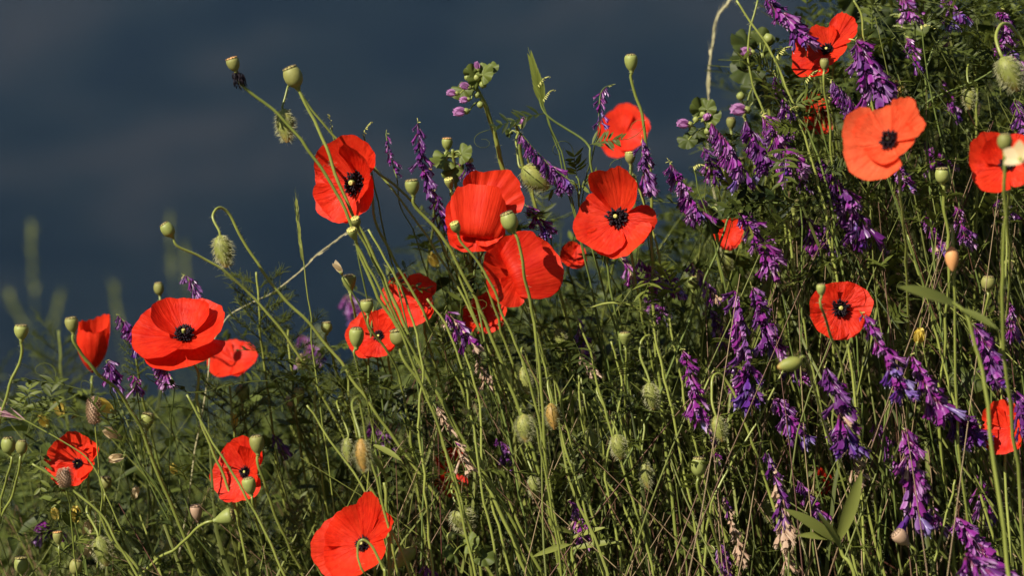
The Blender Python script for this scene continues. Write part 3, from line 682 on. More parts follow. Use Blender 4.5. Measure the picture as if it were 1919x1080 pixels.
capsule(804, 330, 18, (-.2, .9, .4), .05, 'tiny brownish head beside the tall purple spike', [(815, 400)], .03, disc='disc_or')
capsule(298, 544, 18, (-.1, 1), .10, 'blurred yellow-green seed head rising behind the bowl-shaped poppy', [(306, 600)], .03)
capsule(468, 915, 26, (-.2, 1), -.01, 'shaded seed head just under the yellow centre of the low left poppy', [(480, 960), (520, 1060)], .03)
capsule(1370, 233, 18, (.0, 1), .08, 'small blurred green seed head among purple clusters at upper right', [(1375, 300)], .03)
capsule(1386, 312, 20, (.0, 1), .06, 'green seed head below the big purple clusters right of centre', [(1390, 380)], .03)
capsule(1300, 531, 23, (.1, 1), .06, 'blurred green seed head above the long hanging purple spike', [(1310, 590), (1325, 690)], .03)
capsule(1181, 297, 20, (-.05, 1), .05, 'yellow-green head just above the hooded poppy', [(1184, 350)], .03, disc='disc_ye')
capsule(1615, 515, 24, (.2, -.8), .05, 'dark drooping seed head just above the flat round poppy', [(1600, 490), (1590, 520), (1600, 600)], .03)
capsule(1545, 122, 17, (.0, 1), -.02, 'small seed head before the folded poppy near the top edge', [(1550, 160), (1553, 230), (1560, 340)], .03)
capsule(1553, 189, 14, (.0, 1), .0, 'tiny round seed head between two upper right vetch clusters', [(1556, 230), (1562, 330)], .03, disc='disc_ye')
capsule(1690, 1010, 29, (-.5, .5), -.05, 'pale papery round seed head at bottom right', [(1698, 1060)], .03, body='dry')
capsule(276, 792, 25, (.1, 1), .04, 'dark round seed head under the bowl-shaped poppy', [(285, 860)], .03)
capsule(455, 738, 26, (.0, 1), .06, 'blurred shaded seed head below the poppy tucked behind', [(462, 820)], .03)
capsule(1435, 545, 24, (.0, 1), .08, 'blurred pale seed head right of the long hanging purple spike', [(1440, 620)], .03)
capsule(198, 908, 22, (.1, 1), .05, 'dim green seed head at the right foot of the crumpled left poppy', [(203, 980)], .03)
capsule(560, 742, 22, (.1, 1), .06, 'soft green seed head in grass left of the middle stems', [(566, 820)], .03)

# ------------------------------------------------------------------ buds
bud(535, 237, 35, 64, (.12, -1), -.01, 'hairy olive bud hanging from hooked stem at upper left, crossed by a stem', [(528, 195), (527, 172), (541, 160), (562, 172), (590, 215), (640, 270), (710, 325), (765, 370), (830, 460), (900, 620)], .04)
bud(419, 473, 36, 62, (.22, -1), -.01, 'bristly drooping bud with reddish tip on tall arched stem at left', [(402, 435), (398, 405), (408, 390), (425, 397), (455, 450), (515, 540), (590, 620), (660, 710), (730, 810)], .04, stem_r=.0011)
bud(1005, 335, 46, 62, (.75, -.62), .0, 'fat fuzzy yellow-green bud pointing down right beside the mallow stem', [(972, 300), (966, 265), (975, 250), (990, 300), (1010, 420)], .04, hair=1)
bud(1894, 140, 46, 70, (.45, -1), -.08, 'large hairy bud at upper right edge under an arching stem', [(1872, 105), (1868, 65), (1880, 44), (1900, 55), (1925, 100), (1945, 200)], .04, stem_r=.0013)
bud(1817, 186, 25, 42, (.05, -1), .02, 'small hairy bud left of the large one at upper right edge', [(1812, 150), (1812, 125), (1820, 118), (1828, 140), (1830, 260)], .03)
bud(1686, 168, 22, 42, (.1, -1), .10, 'blurred orange tinged bud above the pale orange poppy', [(1680, 130), (1684, 118), (1692, 140), (1700, 260)], .03, key='sepal_or')
bud(1784, 487, 28, 46, (.05, -1), -.10, 'smooth pale orange bud out of focus near the right edge', [(1778, 450), (1776, 430), (1782, 422), (1788, 450), (1790, 560)], .03, key='sepal_pink', hair=0)
bud(1478, 684, 30, 48, (-1, -.25), -.12, 'plain green bud lying sideways in soft focus right of the long purple spike', [(1510, 672), (1530, 690), (1540, 780)], .05, hair=0)
bud(1348, 806, 27, 50, (.25, -1), -.02, 'orange green hairy bud on tall hooked stem right of centre', [(1337, 770), (1333, 725), (1342, 703), (1358, 706), (1375, 740), (1410, 830), (1445, 930), (1470, 1040)], .03, stem_r=.0011)
bud(1221, 745, 28, 52, (.2, -1), .0, 'dark green bristly bud under a tight hook in the centre right tangle', [(1212, 712), (1200, 655), (1210, 632), (1226, 635), (1242, 680), (1262, 770), (1300, 850), (1340, 960)], .03, stem_r=.0011)
bud(1036, 783, 27, 50, (.15, -1), -.02, 'orange tipped bud against dense stems below the wide ruffled poppy', [(1028, 745), (1026, 715), (1034, 706), (1046, 725), (1070, 830), (1110, 960)], .03, key='sepal_or')
bud(1160, 840, 30, 48, (.2, -1), .0, 'round bristly bud behind crossing pale stems, centre bottom', [(1150, 800), (1120, 740), (1124, 722), (1142, 722), (1160, 760), (1190, 900)], .03)
bud(1211, 892, 25, 50, (.15, -1), .01, 'dark hairy bud hanging from small hook, lowest of the centre right ones', [(1206, 855), (1206, 800), (1195, 783), (1182, 800), (1184, 900), (1200, 1010)], .03)
bud(1110, 828, 24, 48, (.15, -1), .03, 'shaded bud hanging left of the round bristly bud', [(1098, 780), (1090, 715), (1096, 703), (1110, 730), (1130, 860)], .03)
bud(985, 716, 24, 52, (.2, -1), .02, 'slim green bud among stems under the half hidden poppy', [(974, 680), (972, 660), (980, 652), (992, 680), (1020, 800)], .03)
bud(984, 805, 34, 52, (.1, -1), -.07, 'soft blurred fat bud in the dense stems at bottom centre', [(975, 765), (978, 745), (990, 745), (1000, 790), (1030, 930)], .03)
bud(1001, 915, 22, 46, (.15, -1), .01, 'narrow yellow green bud low in the bottom centre stems', [(990, 880), (985, 850), (992, 840), (1004, 860), (1030, 980)], .03)
bud(680, 856, 30, 62, (.1, -1), -.10, 'blurred yellow and orange bud hanging above the bottom edge poppy', [(668, 815), (660, 770), (664, 750), (676, 755), (690, 830), (720, 960)], .05, key='sepal_or')
bud(652, 846, 22, 46, (.05, -1), .03, 'small bristly bud left of the blurred orange bud', [(645, 810), (636, 770), (632, 755), (640, 745), (652, 760), (680, 860)], .03)
bud(755, 1048, 30, 56, (-.72, -.6), .0, 'smooth tilted bud right of the bottom edge poppy', [(785, 1020), (800, 1030), (810, 1090)], .03, hair=0)
bud(193, 1036, 34, 58, (.3, -1), -.02, 'bristly bud hanging from a tight loop at bottom left', [(178, 1003), (163, 965), (166, 948), (180, 944), (192, 975), (215, 1020), (270, 1080)], .03, stem_r=.0011)
bud(868, 976, 42, 50, (.4, -.9), .02, 'fat shaded fuzzy bud low right of the bottom edge poppy', [(850, 940), (846, 915), (856, 905), (870, 930), (890, 1040)], .03)
bud(1362, 496, 24, 50, (.0, -1), .14, 'out of focus dark bud under the blurred orange-red poppy', [(1358, 455), (1364, 440), (1372, 460), (1385, 560)], .03)
bud(1440, 960, 22, 44, (.2, -1), .05, 'dim bud deep in shadow left of the lower right leaves', [(1430, 930), (1425, 900), (1432, 890), (1444, 910), (1465, 1020)], .03)
bud(1052, 640, 22, 44, (.2, -1), .05, 'shaded bud under the right rim of the wide ruffled poppy', [(1042, 610), (1040, 590), (1048, 582), (1058, 600), (1080, 700)], .03)
bud(610, 1006, 22, 44, (.1, -1), .05, 'small dark bud left of the bottom edge poppy', [(600, 975), (596, 955), (603, 946), (612, 965), (630, 1060)], .03)

# ------------------------------------------------------------------ vetch
V = vetch
V([(741, 322), (730, 285), (724, 245)], 27, .02, 'small dark purple spike just right of the black-eyed poppy', [][:0] or None, 1, stem=[(750, 380), (790, 480)])
V([(802, 348), (786, 290), (783, 226)], 42, .01, 'tall pointed purple spike standing against the hillside at upper centre left', None, 1, budtip=.1, stem=[(815, 400), (840, 500)])
V([(1124, 232), (1124, 190), (1132, 165), (1150, 158)], 27, .01, 'thin dark spike with curled yellow tip left of the tallest seed head', None, 1, budtip=.4, stem=[(1112, 250), (1108, 300)])
V([(1066, 338), (1020, 300), (972, 246)], 46, -.01, 'slanting magenta purple spike hanging over the fat fuzzy bud', 32, -1, budtip=.06, stem=[(1085, 360), (1100, 420)])
V([(1206, 348), (1203, 300), (1204, 258)], 46, -.02, 'dark violet spike clinging to the tallest seed head stem', 26, 1, budtip=.06, stem=[(1210, 400)])
V([(1312, 398), (1284, 350), (1254, 300)], 46, .0, 'purple spike with pink tip slanting above the gap right of the hooded poppy', 30, -1, budtip=.1, stem=[(1330, 420), (1350, 480)])
V([(266, 638), (245, 612), (222, 590)], 38, .02, 'short purple spike touching the left of the bowl-shaped poppy', 20, -1, budtip=.06, stem=[(285, 680)])
V([(206, 712), (206, 690), (200, 676)], 38, .0, 'purple tuft under the slanting capsule stem at left', 14, 1, budtip=.1, stem=[(215, 760)])
V([(256, 735), (255, 718), (250, 704)], 30, .02, 'small violet tuft below the short left spike', 9, 1, budtip=0, stem=[(262, 800)])
V([(318, 706), (308, 692), (296, 680)], 36, .03, 'violet flowers peeping out under the bowl-shaped poppy', 14, -1, budtip=0, stem=[(325, 760)])
V([(366, 568), (362, 540), (350, 520), (342, 514)], 32, .03, 'dark spike with pale curled tip behind the bowl-shaped poppy', 16, 1, budtip=.3, stem=[(372, 620)])
V([(880, 640), (858, 612), (834, 586)], 42, -.01, 'withering bluish spike right of the two middle poppies', 20, 1, dry=.25, budtip=.05, stem=[(900, 680), (930, 760)])
V([(886, 342), (874, 312), (868, 292)], 40, .03, 'violet tuft directly above the peaked poppy', 16, 1, budtip=.1, stem=[(900, 400)])
V([(828, 420), (822, 390), (812, 358)], 36, .03, 'purple tuft left of the peaked poppy', 16, 1, budtip=.1, stem=[(840, 480)])
V([(1022, 432), (1004, 405), (984, 384)], 44, .02, 'purple tuft between the tilted seed head and the fat bud', 20, 1, budtip=.05, stem=[(1040, 500)])
V([(1092, 660), (1086, 630), (1082, 596)], 36, .03, 'violet spike in shade under the hooded poppy, above dried husks', 18, 1, budtip=.05, dry=.2, stem=[(1100, 740)])
V([(1190, 520), (1176, 500), (1160, 480)], 36, .03, 'bluish tuft just below the hooded poppy', 14, 1, budtip=0, dry=.25, stem=[(1200, 580)])
V([(1232, 532), (1218, 508), (1198, 486)], 42, .02, 'middle purple tuft of three under the hooded poppy', 18, 1, budtip=0, stem=[(1240, 600)])
V([(1268, 546), (1254, 524), (1238, 502)], 42, .02, 'dark right-hand tuft of three under the hooded poppy', 18, 1, budtip=0, stem=[(1280, 610)])
V([(1396, 322), (1366, 270), (1332, 228)], 50, .0, 'slanting violet spike left of the twin clusters at upper right', 30, -1, budtip=.05, stem=[(1420, 350), (1450, 420)])
V([(1440, 306), (1416, 262), (1396, 222)], 52, .01, 'left of the twin bright purple clusters at upper right', 28, -1, budtip=.08, stem=[(1450, 360)])
V([(1480, 308), (1456, 256), (1424, 214)], 52, .0, 'right of the twin bright purple clusters at upper right', 30, 1, budtip=.08, stem=[(1490, 360)])
V([(1498, 66), (1466, 30), (1432, -4)], 56, .01, 'purple spike cut by the top edge left of the folded poppy', 30, 1, budtip=.03, stem=[(1510, 120)])
V([(1478, 208), (1466, 180), (1454, 150), (1446, 128)], 32, .0, 'slim purple spike with pale yellow buds below the top poppy', 20, 1, budtip=.35, stem=[(1490, 250)])
V([(1640, 164), (1622, 118), (1602, 74)], 62, -.02, 'dense purple spike covering the right of the folded top poppy', 34, 1, budtip=.05, stem=[(1650, 220)])
V([(1622, 222), (1590, 180), (1556, 148)], 54, -.01, 'purple spike hanging between the folded poppy and the pale orange one', 30, -1, budtip=.08, stem=[(1640, 280)])
V([(1618, 428), (1580, 350), (1532, 290)], 58, .01, 'long slanting purple spike left below the pale orange poppy', 38, -1, budtip=.05, stem=[(1630, 480)])
V([(1440, 492), (1414, 436), (1380, 398)], 50, .0, 'purple spike drooping over the blurred orange-red poppy', 30, 1, budtip=.05, stem=[(1450, 560)])
V([(1534, 456), (1516, 425), (1498, 400)], 40, .03, 'small purple tuft right below the round green seed head', 16, 1, budtip=.05, stem=[(1545, 510)])
V([(1410, 735), (1398, 650), (1380, 540)], 62, .0, 'longest hanging purple spike with white flecks right of centre', 38, -1, budtip=.05, stem=[(1420, 800)])
V([(1436, 640), (1424, 585), (1408, 536)], 54, .01, 'shorter spike overlapping the right of the longest hanging spike', 28, 1, budtip=.05, stem=[(1440, 720)])
V([(1306, 782), (1294, 715), (1276, 652)], 44, -.01, 'magenta to blue spike hanging between seed heads right of centre', 28, 1, budtip=.05, stem=[(1325, 860)])
V([(1340, 856), (1328, 812), (1318, 772)], 30, .01, 'narrow bluish spike under the magenta to blue one', 16, 1, budtip=0, dry=.3, stem=[(1350, 930)])
V([(1492, 812), (1470, 775), (1450, 745)], 58, .0, 'white flecked purple cluster below the sideways green bud', 24, 1, budtip=.03, stem=[(1500, 880)])
V([(1588, 832), (1570, 760), (1546, 684)], 62, -.05, 'blurred blue violet spike in the lower right middle', 30, 1, dry=.15, budtip=.04, stem=[(1600, 900)])
V([(1468, 1004), (1460, 930), (1436, 846)], 52, -.03, 'fading spike turning tan below, lower right of centre', 30, 1, dry=.55, budtip=.03, stem=[(1478, 1080)])
V([(1536, 962), (1516, 932), (1494, 900)], 34, .0, 'small purple spike beside the dark shaded poppy', 16, 1, budtip=0, stem=[(1560, 1010)])
V([(1712, 958), (1704, 880), (1690, 800)], 66, -.04, 'big blurred violet spike at lower right left of tall stem', 34, 1, dry=.08, budtip=.03, stem=[(1722, 1040)])
V([(1692, 735), (1655, 660), (1612, 584)], 46, -.06, 'long thin spike pointing at the flat round poppy', 34, 1, budtip=.08, stem=[(1700, 800)])
V([(1762, 765), (1732, 715), (1706, 664)], 60, -.05, 'soft focus magenta spike under a pale yellow flower on the right', 26, 1, budtip=.04, stem=[(1775, 830)])
V([(1822, 812), (1786, 780), (1752, 744)], 64, -.03, 'dark violet cluster right below the soft focus magenta spike', 30, 1, budtip=.03, stem=[(1835, 880)])
V([(1862, 705), (1842, 650), (1822, 604)], 54, -.04, 'blurred lilac spike near right edge under the green seed head', 28, 1, budtip=.1, stem=[(1870, 780)])
V([(1896, 626), (1894, 594), (1888, 562)], 36, .0, 'small violet spike at right edge beside the blurred lilac one', 16, 1, budtip=.05, stem=[(1900, 700)])
V([(1756, 466), (1744, 432), (1732, 402)], 38, .02, 'bluish spike left of the straight stem on the right', 18, 1, budtip=.03, dry=.1, stem=[(1765, 530)])
V([(1808, 446), (1798, 414), (1786, 384)], 44, .01, 'purple tuft right of the straight stem on the right', 18, 1, budtip=.03, stem=[(1815, 520)])
V([(1884, 92), (1880, 52), (1876, 14)], 46, .02, 'purple spike inside the arch of the upper right bud stem', 24, 1, budtip=.05, stem=[(1890, 170)])
V([(1922, 246), (1910, 215), (1900, 186)], 44, .0, 'purple tuft at right edge below the large hairy bud', 18, 1, budtip=.03, stem=[(1930, 320)])
V([(1704, 22), (1694, 4), (1684, -14)], 44, .05, 'dark purple tuft at top edge above large shadowed leaves', 14, 1, budtip=0, stem=[(1715, 80)])
V([(1796, 26), (1780, 8), (1764, -12)], 50, .04, 'bright purple tuft at top edge right of the shadowed leaves', 16, 1, budtip=0, stem=[(1808, 90)])
V([(1716, 122), (1708, 98), (1698, 74), (1694, 64)], 30, .02, 'dark maroon spike with yellow bud tip near the top right leaves', 18, 1, budtip=.3, stem=[(1725, 160), (1734, 200)])
V([(1760, 310), (1745, 288), (1732, 266)], 46, .08, 'blurred dark violet tuft behind the right petal of the pale orange poppy', 18, 1, budtip=0, stem=[(1768, 380)])
V([(1652, 476), (1642, 460), (1634, 444)], 34, .03, 'little purple tuft above right of the flat round poppy', 10, 1, budtip=.05, stem=[(1665, 530)])
V([(1342, 560), (1318, 524), (1292, 490)], 40, .02, 'faded thin spike left of the longest hanging spike', 20, 1, dry=.3, budtip=.05, stem=[(1350, 620)])
V([(1912, 805), (1908, 765), (1900, 730)], 56, -.05, 'dark violet spike over the poppy at right frame edge', 24, 1, budtip=.1, stem=[(1920, 880)])
V([(1842, 1045), (1815, 1005), (1788, 968)], 66, -.05, 'violet cluster in the bottom right corner, upper one', 28, 1, budtip=.03, stem=[(1850, 1110)])
V([(1870, 1090), (1840, 1064), (1806, 1040)], 84, -.10, 'large blurred lilac cluster in the bottom right corner, lowest one', 22, 1, budtip=.03, stem=[(1885, 1140)])
V([(1354, 1085), (1352, 1052), (1346, 1018)], 40, .0, 'short violet spike at the bottom edge right of centre', 18, 1, budtip=.03, stem=[(1360, 1120)])
V([(1088, 1004), (1080, 970), (1064, 938)], 42, .02, 'lilac spike half hidden by stems at bottom centre', 18, 1, budtip=.03, dry=.1, stem=[(1095, 1060)])
V([(818, 1090), (808, 1074), (796, 1060)], 46, .0, 'purple flowers at the bottom edge right of the bottom poppy', 12, 1, budtip=0, stem=[(825, 1120)])
V([(1762, 985), (1754, 965), (1744, 948)], 32, .0, 'small bluish tuft left of the bottom right corner', 10, 1, budtip=0, stem=[(1770, 1050)])
V([(1386, 1045), (1374, 995), (1356, 930)], 34, .0, 'withered tan spike at the bottom right of centre', 22, 1, dry=1.5, budtip=0, stem=[(1395, 1100)])
V([(1472, 1060), (1466, 1020), (1460, 985)], 34, -.02, 'withered tan tail hanging under the fading spike', 14, 1, dry=1.6, budtip=0, stem=[(1480, 1110)])
V([(872, 875), (862, 850), (850, 826)], 42, -.02, 'dried pale husk of a spike in the bottom centre stems', 12, 1, dry=2, budtip=0, stem=[(890, 940)])
V([(838, 806), (826, 780), (812, 756)], 34, .0, 'dry tan husk caught on a stem left of bottom centre', 10, 1, dry=1.6, budtip=0, stem=[(850, 860)])
V([(1110, 700), (1098, 684), (1086, 668)], 34, .01, 'tan dried tuft under the shaded violet spike', 9, 1, dry=2, budtip=0, stem=[(1118, 760)])
V([(912, 720), (900, 690), (884, 655)], 30, .0, 'withered strand trailing from the bluish spike in the middle', 13, 1, dry=1.4, budtip=0, stem=[(925, 790)])
V([(1602, 902), (1598, 870), (1590, 842)], 40, -.04, 'withered cream petals under the blurred blue violet spike', 10, 1, dry=1.8, budtip=0, stem=[(1610, 970)])
V([(666, 590), (658, 570), (650, 552)], 42, .3, 'faint lilac blur behind the stems left of the middle poppies', 12, 1, budtip=0, stem=[(672, 660)])
V([(580, 660), (572, 645), (562, 628)], 46, .32, 'faint lilac blur in the background left of the small red poppy', 12, 1, budtip=0, stem=[(586, 720)])
V([(524, 842), (518, 826), (512, 812)], 36, .08, 'soft purple tuft right of the low left poppy', 10, 1, budtip=0, stem=[(530, 900)])
V([(86, 1000), (78, 984), (70, 968)], 40, .1, 'dim purple blur at bottom left behind the small seed head', 10, 1, budtip=0, stem=[(92, 1060)])
V([(712, 830), (702, 806), (694, 786)], 46, .12, 'dim purple blur right of the hanging orange bud', 14, 1, budtip=0, stem=[(718, 900)])
V([(948, 860), (940, 838), (930, 818)], 34, .06, 'dim purple tuft among stems above bottom centre', 12, 1, budtip=0, stem=[(956, 930)])
V([(1505, 715), (1494, 698), (1482, 682)], 36, .02, 'magenta tuft just under the sideways green bud', 12, 1, budtip=0, stem=[(1512, 780)])
V([(1888, 396), (1880, 376), (1872, 358)], 42, .03, 'bluish tuft under the poppy at right frame edge', 12, 1, budtip=0, dry=.1, stem=[(1895, 460)])
V([(1560, 470), (1552, 440), (1540, 418)], 34, .03, 'dull violet strand above left of the flat round poppy', 14, 1, budtip=.05, stem=[(1570, 520)])
V([(1786, 210), (1774, 180), (1764, 150)], 40, .07, 'dark maroon blur behind the small hairy bud', 16, 1, budtip=0, stem=[(1795, 280)])
V([(1506, 346), (1500, 325), (1492, 305)], 42, .06, 'dark purple tuft behind stems left of the long slanting spike', 14, 1, budtip=0, stem=[(1512, 420)])

V([(1700, 345), (1690, 325), (1682, 305)], 40, .0, 'purple tuft hanging just under the right side of the pale orange poppy', 14, 1, budtip=0, stem=[(1708, 400)])
V([(1912, 150), (1906, 125), (1898, 100)], 46, .06, 'violet flowers glimpsed behind the large hairy upper right bud', 16, 1, budtip=0, stem=[(1920, 220)])
V([(1640, 300), (1626, 262), (1610, 236)], 44, .03, 'dark purple spike left of the pale orange poppy, under the hanging spike', 18, -1, budtip=0, stem=[(1650, 350)])
V([(1352, 640), (1340, 604), (1326, 576)], 38, .05, 'dim violet tuft left of the longest hanging spike, half in shade', 14, 1, budtip=0, dry=.1, stem=[(1360, 700)])
V([(1480, 700), (1462, 672), (1448, 650)], 40, .07, 'dim magenta flowers in shade right of the longest hanging spike', 14, 1, budtip=0, stem=[(1488, 760)])
V([(1846, 960), (1838, 925), (1826, 890)], 44, .03, 'shaded violet spike right of the leaning pale stem at bottom right', 16, 1, budtip=0, stem=[(1852, 1040)])
V([(1240, 590), (1226, 570), (1214, 552)], 36, .07, 'dim violet tuft under the three tufts below the hooded poppy', 12, 1, budtip=0, stem=[(1248, 650)])
V([(1660, 860), (1650, 820), (1636, 790)], 40, .06, 'dark purple spike in shadow left of the big blurred violet spike', 14, 1, budtip=0, stem=[(1668, 930)])
V([(1340, 330), (1328, 300), (1316, 276)], 36, .05, 'violet tuft right under the jagged mallow leaves', 14, 1, budtip=0, stem=[(1350, 390)])
V([(950, 352), (962, 346), (968, 336)], 24, .03, 'tiny violet flower on the mallow stem beside the peaked poppy', 6, 1, budtip=0, stem=[(960, 400)])

# ------------------------------------------------------------------ mallows
def petal_flower(rt, c, z, s, key, n=5, mb_name='petal', spread=55):
    base = rt.location; z = z.normalized(); x = z.orthogonal().normalized(); y = z.cross(x)
    for i in range(n):
        a = 2 * math.pi * i / n; o = x * math.cos(a) + y * math.sin(a); d = o * math.sin(R(spread)) + z * math.cos(R(spread))
        mb = MB(); mb.leaf(c, d, z, s, s * .75, t=rnd.uniform(.2, .9), bend=-.2, n=5); link(mb_name, mb.mesh(mb_name, M[key], base), rt)
def lobed_leaf(rt, c, d, up, s, t=.5, key='broad', lobes=5):
    base = rt.location; d = d.normalized(); side = d.cross(up).normalized(); nn = side.cross(d).normalized(); mb = MB()
    ce = mb.vert(c, t); K = 40; ring1 = []; ring2 = []
    for j in range(K + 1):
        a = R(-155 + 310 * j / K); rad = s * (.78 + .22 * abs(math.cos(lobes * a * .58))) * (.85 + .15 * math.cos(a)) + s * .025 * (j % 2)
        o = d * math.cos(a) + side * math.sin(a); wav = .12 * s * math.cos(lobes * 1.16 * a)
        ring1.append(mb.vert(c + o * rad * .55 + nn * (.10 * s + wav * .3), t)); ring2.append(mb.vert(c + o * rad + nn * (wav - .06 * s), t))
    for j in range(K):
        mb.f.append((ce, ring1[j], ring1[j + 1])); mb.f.append((ring1[j], ring2[j], ring2[j + 1], ring1[j + 1]))
    return link('leaf', mb.mesh('leaf', M[key], base), rt)
def mallow(stem, Y, label, leaves=(), flowers=(), buds=(), r=.0016, key='stem'):
    P = catmull(to_ground([at(x, y, Y + .01 * i) for i, (x, y) in enumerate(stem)]), 6)
    rt = root('mallow_plant', P[-1].copy(), label, 'mallow', 'wild mallows'); base = rt.location
    add_stem(rt, P, r * .8, r, key, True)
    def stalk(c):
        q = min(P[:14], key=lambda p: (p - c).length + (0.5 if p.z > c.z + .01 else 0)); mb = MB()
        mb.tube(catmull([q, q.lerp(c, .6) + Vector((0, 0, .002)), c], 4), .0006, .0005, n=5); link('stalk', mb.mesh('stalk', M['stem'], base), rt)
    for x, y, dx, dz, s, t in leaves:
        c = at(x, y, Y + rnd.uniform(-.008, .008)); stalk(c); lobed_leaf(rt, c, Vector((dx, -.25, dz)), Vector((.15 * dx, -.8, .7)), s * PX, t)
    for x, y, dx, dz, s in flowers:
        c = at(x, y, Y - .008); z = Vector((dx, -.3, dz)); stalk(c - z.normalized() * .002)
        petal_flower(rt, c, z, s * PX, 'mallow', 5, 'petal', 26)
        mb = MB(); mb.lathe([(0, .1), (.2, .34), (.5, .4), (.8, .3)], 8); link('calyx', mb.mesh('calyx', M['caps']), rt, axis_mtx(c - base - z.normalized() * s * PX * .25, z, s * PX * .6))
    for x, y, s in buds:
        c = at(x, y, Y - .004); stalk(c); mb = MB(); mb.lathe([(-.5, .05), (-.3, .38), (0, .5), (.3, .36), (.5, .04)], 9)
        link('flower_bud', mb.mesh('flower_bud', M['caps']), rt, axis_mtx(c - base, Vector((rnd.uniform(-.4, .4), -.2, 1)), s * PX))
    return rt
mallow([(893, 165), (912, 205), (935, 280), (950, 350), (965, 430)], .0, 'mallow stem topped with pale pink buds and crinkled leaves at top centre',
       [(905, 140, .5, .6, 26, .75), (895, 150, -.4, .6, 26, .6), (868, 168, -.6, -.5, 26, .65), (918, 130, .7, .3, 20, .85), (885, 138, -.2, .9, 20, .6)],
       [(856, 175, -1, .1, 20), (880, 164, -.6, .2, 20), (874, 208, -1, -.1, 26), (878, 186, -.8, -.1, 18), (897, 130, -.3, .8, 16)], [(893, 145, 15), (884, 150, 14), (905, 158, 15), (900, 196, 14), (876, 145, 13), (894, 178, 13)], r=.0021)
mallow([(1322, 225), (1340, 275), (1372, 345), (1400, 400)], .02, 'mallow with lilac trumpet flower and jagged leaves above the gap right of centre',
       [(1312, 205, -.3, .7, 26, .6), (1330, 222, .7, .4, 26, .6), (1290, 262, -.6, -.5, 24, .45), (1306, 248, -.2, -.9, 24, .4), (1325, 205, .5, .8, 22, .7)],
       [(1293, 233, -1, .1, 26), (1318, 225, .4, .4, 18)], [(1318, 214, 15), (1326, 246, 15), (1304, 224, 13)], r=.0022)
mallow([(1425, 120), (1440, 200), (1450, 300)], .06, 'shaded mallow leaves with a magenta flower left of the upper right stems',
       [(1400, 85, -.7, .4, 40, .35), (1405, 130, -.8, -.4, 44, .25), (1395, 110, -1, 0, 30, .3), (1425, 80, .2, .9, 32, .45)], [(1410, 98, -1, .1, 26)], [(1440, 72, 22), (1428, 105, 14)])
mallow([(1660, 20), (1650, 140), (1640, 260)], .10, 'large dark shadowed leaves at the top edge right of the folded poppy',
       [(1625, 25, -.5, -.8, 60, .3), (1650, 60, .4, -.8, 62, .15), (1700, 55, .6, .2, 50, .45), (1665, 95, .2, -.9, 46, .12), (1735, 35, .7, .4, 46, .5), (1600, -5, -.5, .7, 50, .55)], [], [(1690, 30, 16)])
mallow([(848, 280), (855, 340), (870, 420)], .03, 'yellowish crumpled leaves between tall purple spike and the mallow stem',
       [(835, 300, -.8, .0, 32, .85), (865, 290, .6, .5, 26, .85), (850, 318, .0, -.8, 28, .75)], [], [(882, 300, 12)])
mallow([(1775, 92), (1778, 140), (1785, 260)], .12, 'single blurred pink mallow flower at upper right', [(1790, 120, .6, -.4, 24, .4)], [(1775, 92, -.1, 1, 26)], [])
mallow([(1395, 212), (1402, 260), (1420, 340)], .08, 'bright pink blurred mallow petal between the slim spike and the twin clusters', [(1410, 165, .5, .6, 36, .35), (1425, 185, .6, .2, 30, .3)], [(1400, 206, -1, .05, 34)], [(1388, 180, 18)])
mallow([(1330, 392), (1340, 430), (1350, 500)], .03, 'small pink flower below the pink tipped slanting spike', [(1345, 395, .7, .2, 24, .2), (1335, 415, .2, -.8, 26, .2)], [(1325, 390, -.4, .4, 22)], [])
mallow([(968, 238), (972, 262), (985, 330)], .04, 'tiny lilac flower above the slanting magenta spike', [(955, 250, -.5, .5, 12, .5)], [(978, 236, .3, .9, 18)], [(962, 232, 12)])
mallow([(875, 1010), (880, 1050), (890, 1100)], .0, 'bright green rounded leaves at bottom right of the bottom poppy', [(878, 1020, .5, .3, 26, .95), (850, 1040, -.5, .2, 24, .5), (905, 1045, .6, -.2, 26, .5)], [], [(845, 1006, 18)])
mallow([(1345, 1040), (1340, 1080), (1340, 1110)], .02, 'green lobed leaf at the bottom edge right of centre', [(1330, 1025, -.7, .2, 30, .6), (1290, 1030, -.6, .4, 26, .5)], [], [])
mallow([(1840, 690), (1835, 740), (1840, 840)], .03, 'broad oval leaf near the right edge under the blurred lilac spike', [(1810, 705, -.2, -.9, 44, .55), (1850, 760, .5, -.2, 30, .4)], [], [])

# ------------------------------------------------------------------ climbing vetch shoots
def shoot(stem, Y, label, leaves=(), n=8, ll=.012, lw=.0026, t=.4, tip=False):
    P = catmull(to_ground([at(x, y, Y) for x, y in stem]), 6)
    rt = root('vetch_shoot', P[-1].copy(), label, 'vetch shoot', 'climbing vetch shoots'); base = rt.location
    add_stem(rt, P, .0007, .0010, 'stem_dark', False, t=.65)
    r = random.Random(int(stem[0][0]))
    for x0, y0, x1, y1 in leaves:
        a = at(x0, y0, Y); b = at(x1, y1, Y - .01); mb = MB()
        pinnate(mb, a, b - a, Vector((.05, -.75, .65)), (b - a).length, n, ll, lw, r, True, t)
        link('leaf', mb.mesh('leaf', M['leaf'], base), rt)
    if tip:
        mb = MB(); a = P[0]; d = (P[0] - P[6]).normalized(); up = Vector((0, -1, 0))
        for i in range(16):
            k = i / 16; s = 1 if i % 2 else -1
            mb.leaf(a - d * (.03 * (1 - k)) , (d + Vector((s * .28, -.1, 0)) * (1 - .6 * k)).normalized(), up, .016 * (1 - .3 * k), .0022, t=.7 + r.uniform(-.2, .2), bend=0, n=3)
        mb.tube([a, a + d * .012], .0005, .0001, n=4, t=.9); link('young_leaf', mb.mesh('young_leaf', M['leaf'], base), rt)
    return rt
